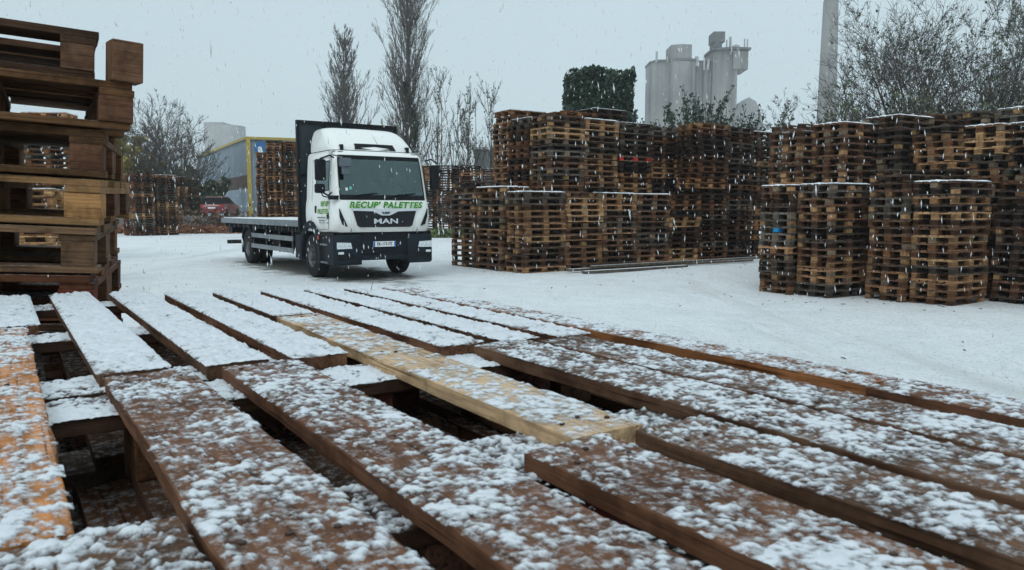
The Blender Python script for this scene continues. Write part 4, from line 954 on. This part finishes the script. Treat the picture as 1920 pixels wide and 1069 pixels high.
P = [(rg.uniform(-1.5, 1.5), rg.uniform(-1, 1), rg.uniform(3.5, 5)) for _ in range(2500)]; leaves_mesh('lower_leaves', P, .16, M_IVY, root, 7)
# far wood line
rg = random.Random(9); P = []
for q in range(16000):
    x = rg.uniform(-75, 75); top = 3.2 + 3.2 * float(vnoise(x * .12, 2.0)) + 1.6 * float(vnoise(x * .7, 4.0)); P.append((x, 92 + rg.uniform(-3, 3), rg.uniform(0, 1) ** .7 * top))
hd = leaves_mesh('far_hedge', P, .55, leafmat('far_hedge_leaves', (.04, .045, .035), (.09, .09, .065)), None, 9); tag(hd, 'dull brown-green hedge line far behind the yard', 'hedge', kind='stuff')

# ------------------------------------------------------------------ warehouse, car, bank
WX, WY = -21.4, 62.0
root = empty('warehouse', (WX, WY, 0), 0, 'blue-grey clad warehouse with yellow edge trim and a round blue logo', 'warehouse')
def wall_seg(name, p0, p1, z0, z1, mat, th=.25):
    L = math.hypot(p1[0] - p0[0], p1[1] - p0[1]); m = MB(); m.box(0, L, 0, th, z0, z1); o = m.build(name, mat, root); o.location = (p0[0] - WX, p0[1] - WY, 0); o.rotation_euler = (0, 0, math.atan2(p1[1] - p0[1], p1[0] - p0[0])); return o
Lf = (-34.5, 84.0); Rt = (-11.5, 65.8); Cn = (WX, WY)
wall_seg('upper_wall', Lf, Cn, 4.4, 7.25, M_CLADU); wall_seg('lower_wall', Lf, Cn, 0, 3.3, M_CLADL); wall_seg('rusty_band', Lf, Cn, 3.3, 4.4, M_RUST)
fw_ = wall_seg('front_wall', Cn, Rt, 0, 7.25, M_CLADU)
wall_seg('yellow_trim', (Cn[0] - .02, Cn[1] - .14), (Cn[0] + .30, Cn[1] - .08), 0, 7.3, M_YELLOW, .1); wall_seg('yellow_trim', (Lf[0] - .06, Lf[1] - .1), (Cn[0] - .04, Cn[1] - .1), 7.25, 7.45, M_YELLOW, .3); wall_seg('yellow_trim', (Cn[0] - .05, Cn[1] - .1), (Rt[0], Rt[1] - .1), 7.25, 7.45, M_YELLOW, .3)
m = MB(); pts = [(Lf[0] - WX, Lf[1] - WY), (0, 0), (Rt[0] - WX, Rt[1] - WY), (0, 26)]; m.prism(pts, 'z', 7.0, 7.2); m.build('roof', M_CLADU, root)
lg = MB(); lg.prism([(1.15 + .62 * math.cos(R(a)), 6.55 + .52 * math.sin(R(a))) for a in range(-50, 231, 20)], 'y', -.16, -.02); lo = lg.build('logo_sign', simple('sign_blue', (.02, .13, .33), .4), fw_)
text('logo_letter', 'a', .85, M_PLATE, lo, (1.0, -.17, 6.50), (R(90), 0, 0), offset=.03, extrude=.01)
m = MB(); m.box(-31, -14.5, 53.3, 53.6, -.2, 1.12); tag(m.build('low_wall', M_CONC), 'low grey concrete wall along the raised plot by the red car', 'wall')
rg = random.Random(3); P = [(rg.uniform(-30, -14), rg.gauss(50.8, .6), abs(rg.gauss(.12, .16))) for _ in range(7000)]
o = leaves_mesh('fallen_leaves', P, .22, M_LDEAD, None, 4); tag(o, 'rusty orange band of dead leaves along the far edge of the yard', 'leaves', kind='stuff')
P = [(rg.uniform(-26, -13), rg.gauss(53.4, .35), abs(rg.gauss(.6, .45))) for _ in range(2500)]
o = leaves_mesh('brown_hedge', P, .2, leafmat('brown_twigs', (.06, .035, .02), (.22, .10, .04)), None, 5); tag(o, 'brown scrubby hedge below the red car', 'hedge', kind='stuff')
P = [(rg.uniform(-7.5, -1.0), rg.gauss(42.6, .35), abs(rg.gauss(.12, .14))) for _ in range(3500)]
o = leaves_mesh('grass', P, .18, leafmat('grass_green', (.06, .10, .03), (.14, .18, .06)), None, 6); tag(o, 'strip of green grass at the foot of the stacks behind the lorry', 'grass', kind='stuff')
# red car, tail towards the yard
car = empty('parked_car', (-22.15, 56.2, 1.05), R(4), 'dark red car parked by the blue warehouse behind the low wall', 'car')
m = MB(); rr = []
for (y, hw, z0, z1) in ((-.02, .72, .38, .80), (.06, .84, .30, .92), (.5, .88, .25, .98), (3.2, .88, .25, .98), (4.1, .84, .28, .86), (4.2, .7, .4, .7)):
    rr.append([(-hw, y, z0), (hw, y, z0), (hw, y, z1 - .1), (hw - .08, y, z1), (-hw + .08, y, z1), (-hw, y, z1 - .1)])
m.loft(rr); bdy = m.build('body', M_RED, car, smooth=40)
m = MB(); m.loft([[(-.78, .05, .93), (.78, .05, .93), (.80, 3.1, .96), (-.80, 3.1, .96)], [(-.62, .35, 1.42), (.62, .35, 1.42), (.62, 2.3, 1.42), (-.62, 2.3, 1.42)]]); m.build('cabin', M_BLACK, car)
m = MB(); m.loft([[(-.63, .32, 1.425), (.63, .32, 1.425), (.63, 2.32, 1.425), (-.63, 2.32, 1.425)], [(-.56, .45, 1.50), (.56, .45, 1.50), (.56, 2.1, 1.50), (-.56, 2.1, 1.50)]]); m.build('roof', M_RED, car)
for sg in (-1, 1):
    m = MB(); m.box(sg * .72 - .1, sg * .72 + .1, -.01, .08, .72, .92); m.build('tail_light', simple('red_lens', (.4, .01, .01), .3), car)
    for y in (.75, 3.4):
        m = MB(); m.tube((sg * .70, y, .31), (sg * .90, y, .31), .31, .31, 20); m.build('wheel', M_TYRE, car)
m = MB(); m.box(-.26, .26, -.06, -.025, .60, .71); m.build('number_plate', M_PLATE, car)

# ------------------------------------------------------------------ far industrial buildings
root = empty('concrete_silo', (51, 220, 0), 0, 'huge grey concrete silo block with aerials, far behind the middle pile', 'silo')
m = MB(); m.prism([(-11.7, 1), (-10.4, -1.6), (-6.8, -2.0), (-6.5, -3.3), (-5.0, -4.0), (-1.6, -4.0), (.4, -2.6), (1.0, -.6), (2.6, -1.0), (3.6, .4), (5.6, 0), (5.6, 8), (-11.7, 8)], 'z', 0, 43.2); m.build('silo_block', M_CONC, root)
m = MB(); m.prism([(-11.9, .9), (-10.5, -1.9), (-6.9, -2.3), (-5.1, -4.3), (-1.4, -4.3), (.6, -2.8), (1.1, -.9), (5.6, -.3), (5.6, 8), (-11.9, 8)], 'z', 43.21, 43.8); m.build('parapet', M_CONCD, root)
m = MB(); m.prism([(5.5, -2.0), (12.0, -3.4), (12.3, 6), (5.3, 7)], 'z', 0, 46.2); m.build('square_tower', M_CONC, root)
m = MB(); m.prism([(10.6, -4.0), (15.0, -3.2), (15.2, 5.4), (11.5, 5.4)], 'z', 40.9, 45.9); m.build('overhanging_room', M_CONC, root)
m = MB(); m.prism([(5.0, -2.6), (10.0, -4.6), (15.6, -3.7), (15.8, 6), (5.0, 7.6)], 'z', 46.22, 46.8); m.build('roof_slab', M_CONCD, root)
m = MB(); m.prism([(-6.6, -3.0), (-4.0, -4.2), (-.9, -3.6), (-.9, 4), (-6.6, 4)], 'z', 43.25, 47.6); m.build('roof_room', M_CONC, root)
m = MB(); m.box(5.7, 7.9, -2, 3, 46.8, 48.6); m.box(5.4, 8.6, -2.4, 3.2, 48.61, 51.4); m.build('top_tank', M_CONCD, root)
for (x, z0, z1, w) in ((-10.4, 43, 46.0, .3), (10.2, 46, 50.0, .35), (9.2, 46, 49.2, .2), (14.2, 46, 49.5, .2), (15.0, 45.5, 49.4, .2), (-7.3, 43, 44.6, .35), (.9, 42, 44.6, .5), (3.0, 41, 43.9, .3), (4.2, 42, 44.0, .35)):
    m = MB(); m.tube((x, -2, z0), (x, -2, z1), w, w, 8); m.build('aerial', M_CONC2, root)
m = MB(); m.lathe([(0, 1.2), (.6, 1.1), (1.0, .7), (1.15, .01)], (11.8, -2, 46.8), 'z', 16); m.build('roof_dome', M_CONC2, root)
root = empty('hopper_building', (58.5, 230, 0), 0, 'pale crinkled hopper block beside the tall silo', 'hopper')
m = MB(); m.prism([(2.8, 0), (16.5, 0), (16.5, 29), (14.2, 34.0), (12.0, 35.2), (9.6, 33.5), (8.4, 30.8), (6.6, 33.2), (4.6, 34.2), (3.0, 31.5)], 'y', 0, 8); m.build('hopper_wall', M_CONC2, root)
root = empty('chimney', (81.6, 200, 0), 0, 'tall pale grey factory chimney running out of the top of the view', 'chimney')
m = MB(); m.lathe([(-1, 2.75), (0, 2.75), (20, 2.42), (40, 2.1), (60, 1.72), (80, 1.5), (80, .01)], (0, 0, 0), 'z', 32); m.build('shaft', concrete('chimney_concrete', (.22, .225, .225), (.28, .28, .275), (.32, .32, .31)), root, smooth=40)
root = empty('far_silo', (-91.5, 250, 0), 0, 'pale round-cornered silo fading into the haze on the left', 'silo')
m = MB(); m.tube((-1.2, 0, 0), (-1.2, 0, 28.8), 5.8, 5.8, 40); m.box(-6.6, -.5, -5, 5, 0, 29.6); m.build('silo_wall', M_CONC2, root, smooth=35)
root = empty('far_building', (-2.75, 62, 0), 0, 'small dark building between the saplings and the middle pile', 'building')
m = MB(); m.box(-.3, 3.2, 0, 4, 0, 6.4); m.build('wall', M_CONCD, root); m = MB(); m.prism([(-.5, 6.42), (3.4, 6.42), (3.4, 6.6), (-.5, 6.6)], 'y', -.2, 4.2); m.build('roof', M_CONC2, root)

# planks lying in front of the middle pile
for k, (a, b, z, w, lab) in enumerate((((1.35, 18.05), (6.9, 21.75), .07, .10, 'long snow-dusted plank on the ground before the middle pile'), ((1.7, 17.95), (4.6, 20.0), .03, .14, 'shorter plank lying in front of the long one'), ((1.9, 18.3), (7.2, 22.0), .13, .06, 'thin batten on top of the long plank'))):
    a, b = Vector((*a, z)), Vector((*b, z + .02)); d = (b - a); m = MB(); m.box(0, d.length, -w / 2, w / 2, -.03, .03); o = m.build('plank', M_YARD); o.location = a; o.rotation_euler = (0, 0, math.atan2(d.y, d.x)); o.color = (.13, .11, .09, .9); tag(o, lab, 'plank', 'planks before the middle pile')
# splinters, straps and chips scattered on the snow
rg = random.Random(21); m = MB()
for q in range(130):
    x = rg.uniform(-9, 13); y = rg.uniform(5, 24); 
    if q % 5 == 0:
        t = rg.random(); x = 5.0 + 5 * t + rg.gauss(0, .5); y = 15.6 - 2.6 * t + rg.gauss(-.3, .4)
    z = float(gz(x, y)); L = rg.uniform(.006, .03) * (1 if q % 9 else 3); M = Matrix.Translation((x, y, z + .008)) @ Matrix.Rotation(rg.uniform(0, 3.14), 4, 'Z') @ Matrix.Rotation(rg.gauss(0, .15), 4, 'Y'); m.box(-L, L, -.008, .008, -.004, .006, M=M)
o = m.build('wood_debris', M_BARKD, fix=False); tag(o, 'small dark splinters and scraps scattered over the snow', 'debris', kind='stuff')

# ------------------------------------------------------------------ falling snow
rs = np.random.RandomState(12); n = 14000
yy = 1.6 + 26 * rs.rand(n) ** .75; xx = (rs.rand(n) * 2 - 1) * (yy * .72 + .3); zz_ = 1.48 + (rs.rand(n) * 2 - 1) * yy * .62; ok = zz_ > .05
# keep the air over the near boards mostly clear of flakes right against the lens
ok &= ~((yy < 2.6) & (rs.rand(n) < .7)); P = np.stack([xx, yy, zz_], 1)[ok]; n = len(P)
oc = np.array([(1, 0, 0), (0, 1, 0), (-1, 0, 0), (0, -1, 0), (0, 0, 1), (0, 0, -1)], float)
w = (.0028 + .0040 * rs.rand(n) ** 2 + .006 * rs.rand(n) ** 16) * np.clip(P[:, 1] / 8, .45, 1.4); hL = w * rs.uniform(2.0, 7.5, n); rot = rs.normal(0, .12, n) - .06
V = oc[None] * np.stack([w, w, hL], 1)[:, None, :] * rs.uniform(.7, 1.3, (n, 6, 1)); V[:, :, 0] += V[:, :, 2] * rot[:, None]; V = (V + P[:, None]).reshape(-1, 3)
F = (np.arange(n)[:, None, None] * 6 + np.array([(0, 1, 4), (1, 2, 4), (2, 3, 4), (3, 0, 4), (1, 0, 5), (2, 1, 5), (3, 2, 5), (0, 3, 5)])[None]).reshape(-1, 3)
mfl, nt, b = newmat('snowflake'); b.inputs['Base Color'].default_value = (.85, .88, .9, 1); b.inputs['Roughness'].default_value = .7; b.inputs['Alpha'].default_value = .72
tag(put('falling_snow', npmesh('falling_snow', V, F, mfl, True)), 'snowflakes falling through the air over the yard', 'snow', kind='stuff')

# ------------------------------------------------------------------ haze
m = MB(); m.box(-170, 170, -45, 272, -1.6, 84); hz, nt, b = newmat('haze_air'); nt.nodes.remove(b)
pv = N(nt, 'ShaderNodeVolumePrincipled', Density=.0009); pv.inputs['Color'].default_value = (.97, .99, 1, 1); pv.inputs['Anisotropy'].default_value = .1; nt.links.new(pv.outputs[0], nt.nodes['Material Output'].inputs['Volume'])
o = m.build('haze', hz); tag(o, 'pale snowy haze in the air', 'haze', kind='stuff'); o.display_type = 'WIRE'

# ------------------------------------------------------------------ light, world, camera
SE, SR_ = R(38), R(200)
w_ = bpy.data.worlds.new('World'); S.world = w_; w_.use_nodes = True; nt = w_.node_tree; bg = nt.nodes['Background']
sky = nt.nodes.new('ShaderNodeTexSky'); sky.sky_type = 'NISHITA'; sky.sun_disc = False; sky.sun_elevation = SE; sky.sun_rotation = SR_; sky.air_density = 1; sky.dust_density = 6
hs = nt.nodes.new('ShaderNodeHueSaturation'); hs.inputs['Saturation'].default_value = .25; nt.links.new(sky.outputs[0], hs.inputs['Color'])
tc = nt.nodes.new('ShaderNodeTexCoord'); sp = nt.nodes.new('ShaderNodeSeparateXYZ'); nt.links.new(tc.outputs['Generated'], sp.inputs[0])
n1 = noise(nt, tc.outputs['Generated'], 1.6, 3, .5)
cl = ramp(nt, sp.outputs[2], [(.0, (4.45, 5.55, 6.05)), (.34, (4.3, 5.45, 6.0)), (.7, (6.0, 7.2, 7.8)), (1, (7.2, 8.5, 9.1))]).outputs[0]
cl2 = mix(nt, 1.0, cl, ramp(nt, n1, [(.3, (.96, .96, .96)), (.7, (1.03, 1.03, 1.03))]).outputs[0], 'MULTIPLY')
nt.links.new(mix(nt, .08, cl2, hs.outputs[0]), bg.inputs['Color']); bg.inputs['Strength'].default_value = .14
ld = bpy.data.lights.new('sun', 'SUN'); ld.energy = .55; ld.angle = R(25); ld.color = (1, .97, .92); lo = bpy.data.objects.new('sun', ld); C.objects.link(lo)
sd = Vector((math.sin(SR_) * math.cos(SE), math.cos(SR_) * math.cos(SE), math.sin(SE))); lo.rotation_euler = sd.to_track_quat('Z', 'Y').to_euler()
cam = bpy.data.cameras.new('camera'); co = bpy.data.objects.new('camera', cam); C.objects.link(co); S.camera = co
co.location = (0, 0, 1.48); co.rotation_euler = (R(90 - 5.583), 0, 0); cam.sensor_width = 36; cam.lens = 26.64; cam.clip_end = 2000; cam.clip_start = .02
cam.dof.use_dof = True; cam.dof.focus_distance = 9; cam.dof.aperture_fstop = 17
S.view_settings.view_transform = 'Standard'; S.view_settings.look = 'None'; S.view_settings.exposure = 0; S.view_settings.gamma = 1
S.cycles.transparent_max_bounces = 24; S.cycles.max_bounces = 5; S.cycles.diffuse_bounces = 2; S.cycles.volume_bounces = 0
for o in list(S.objects):
    if '_L' in o: del o['_L']; del o['_W']
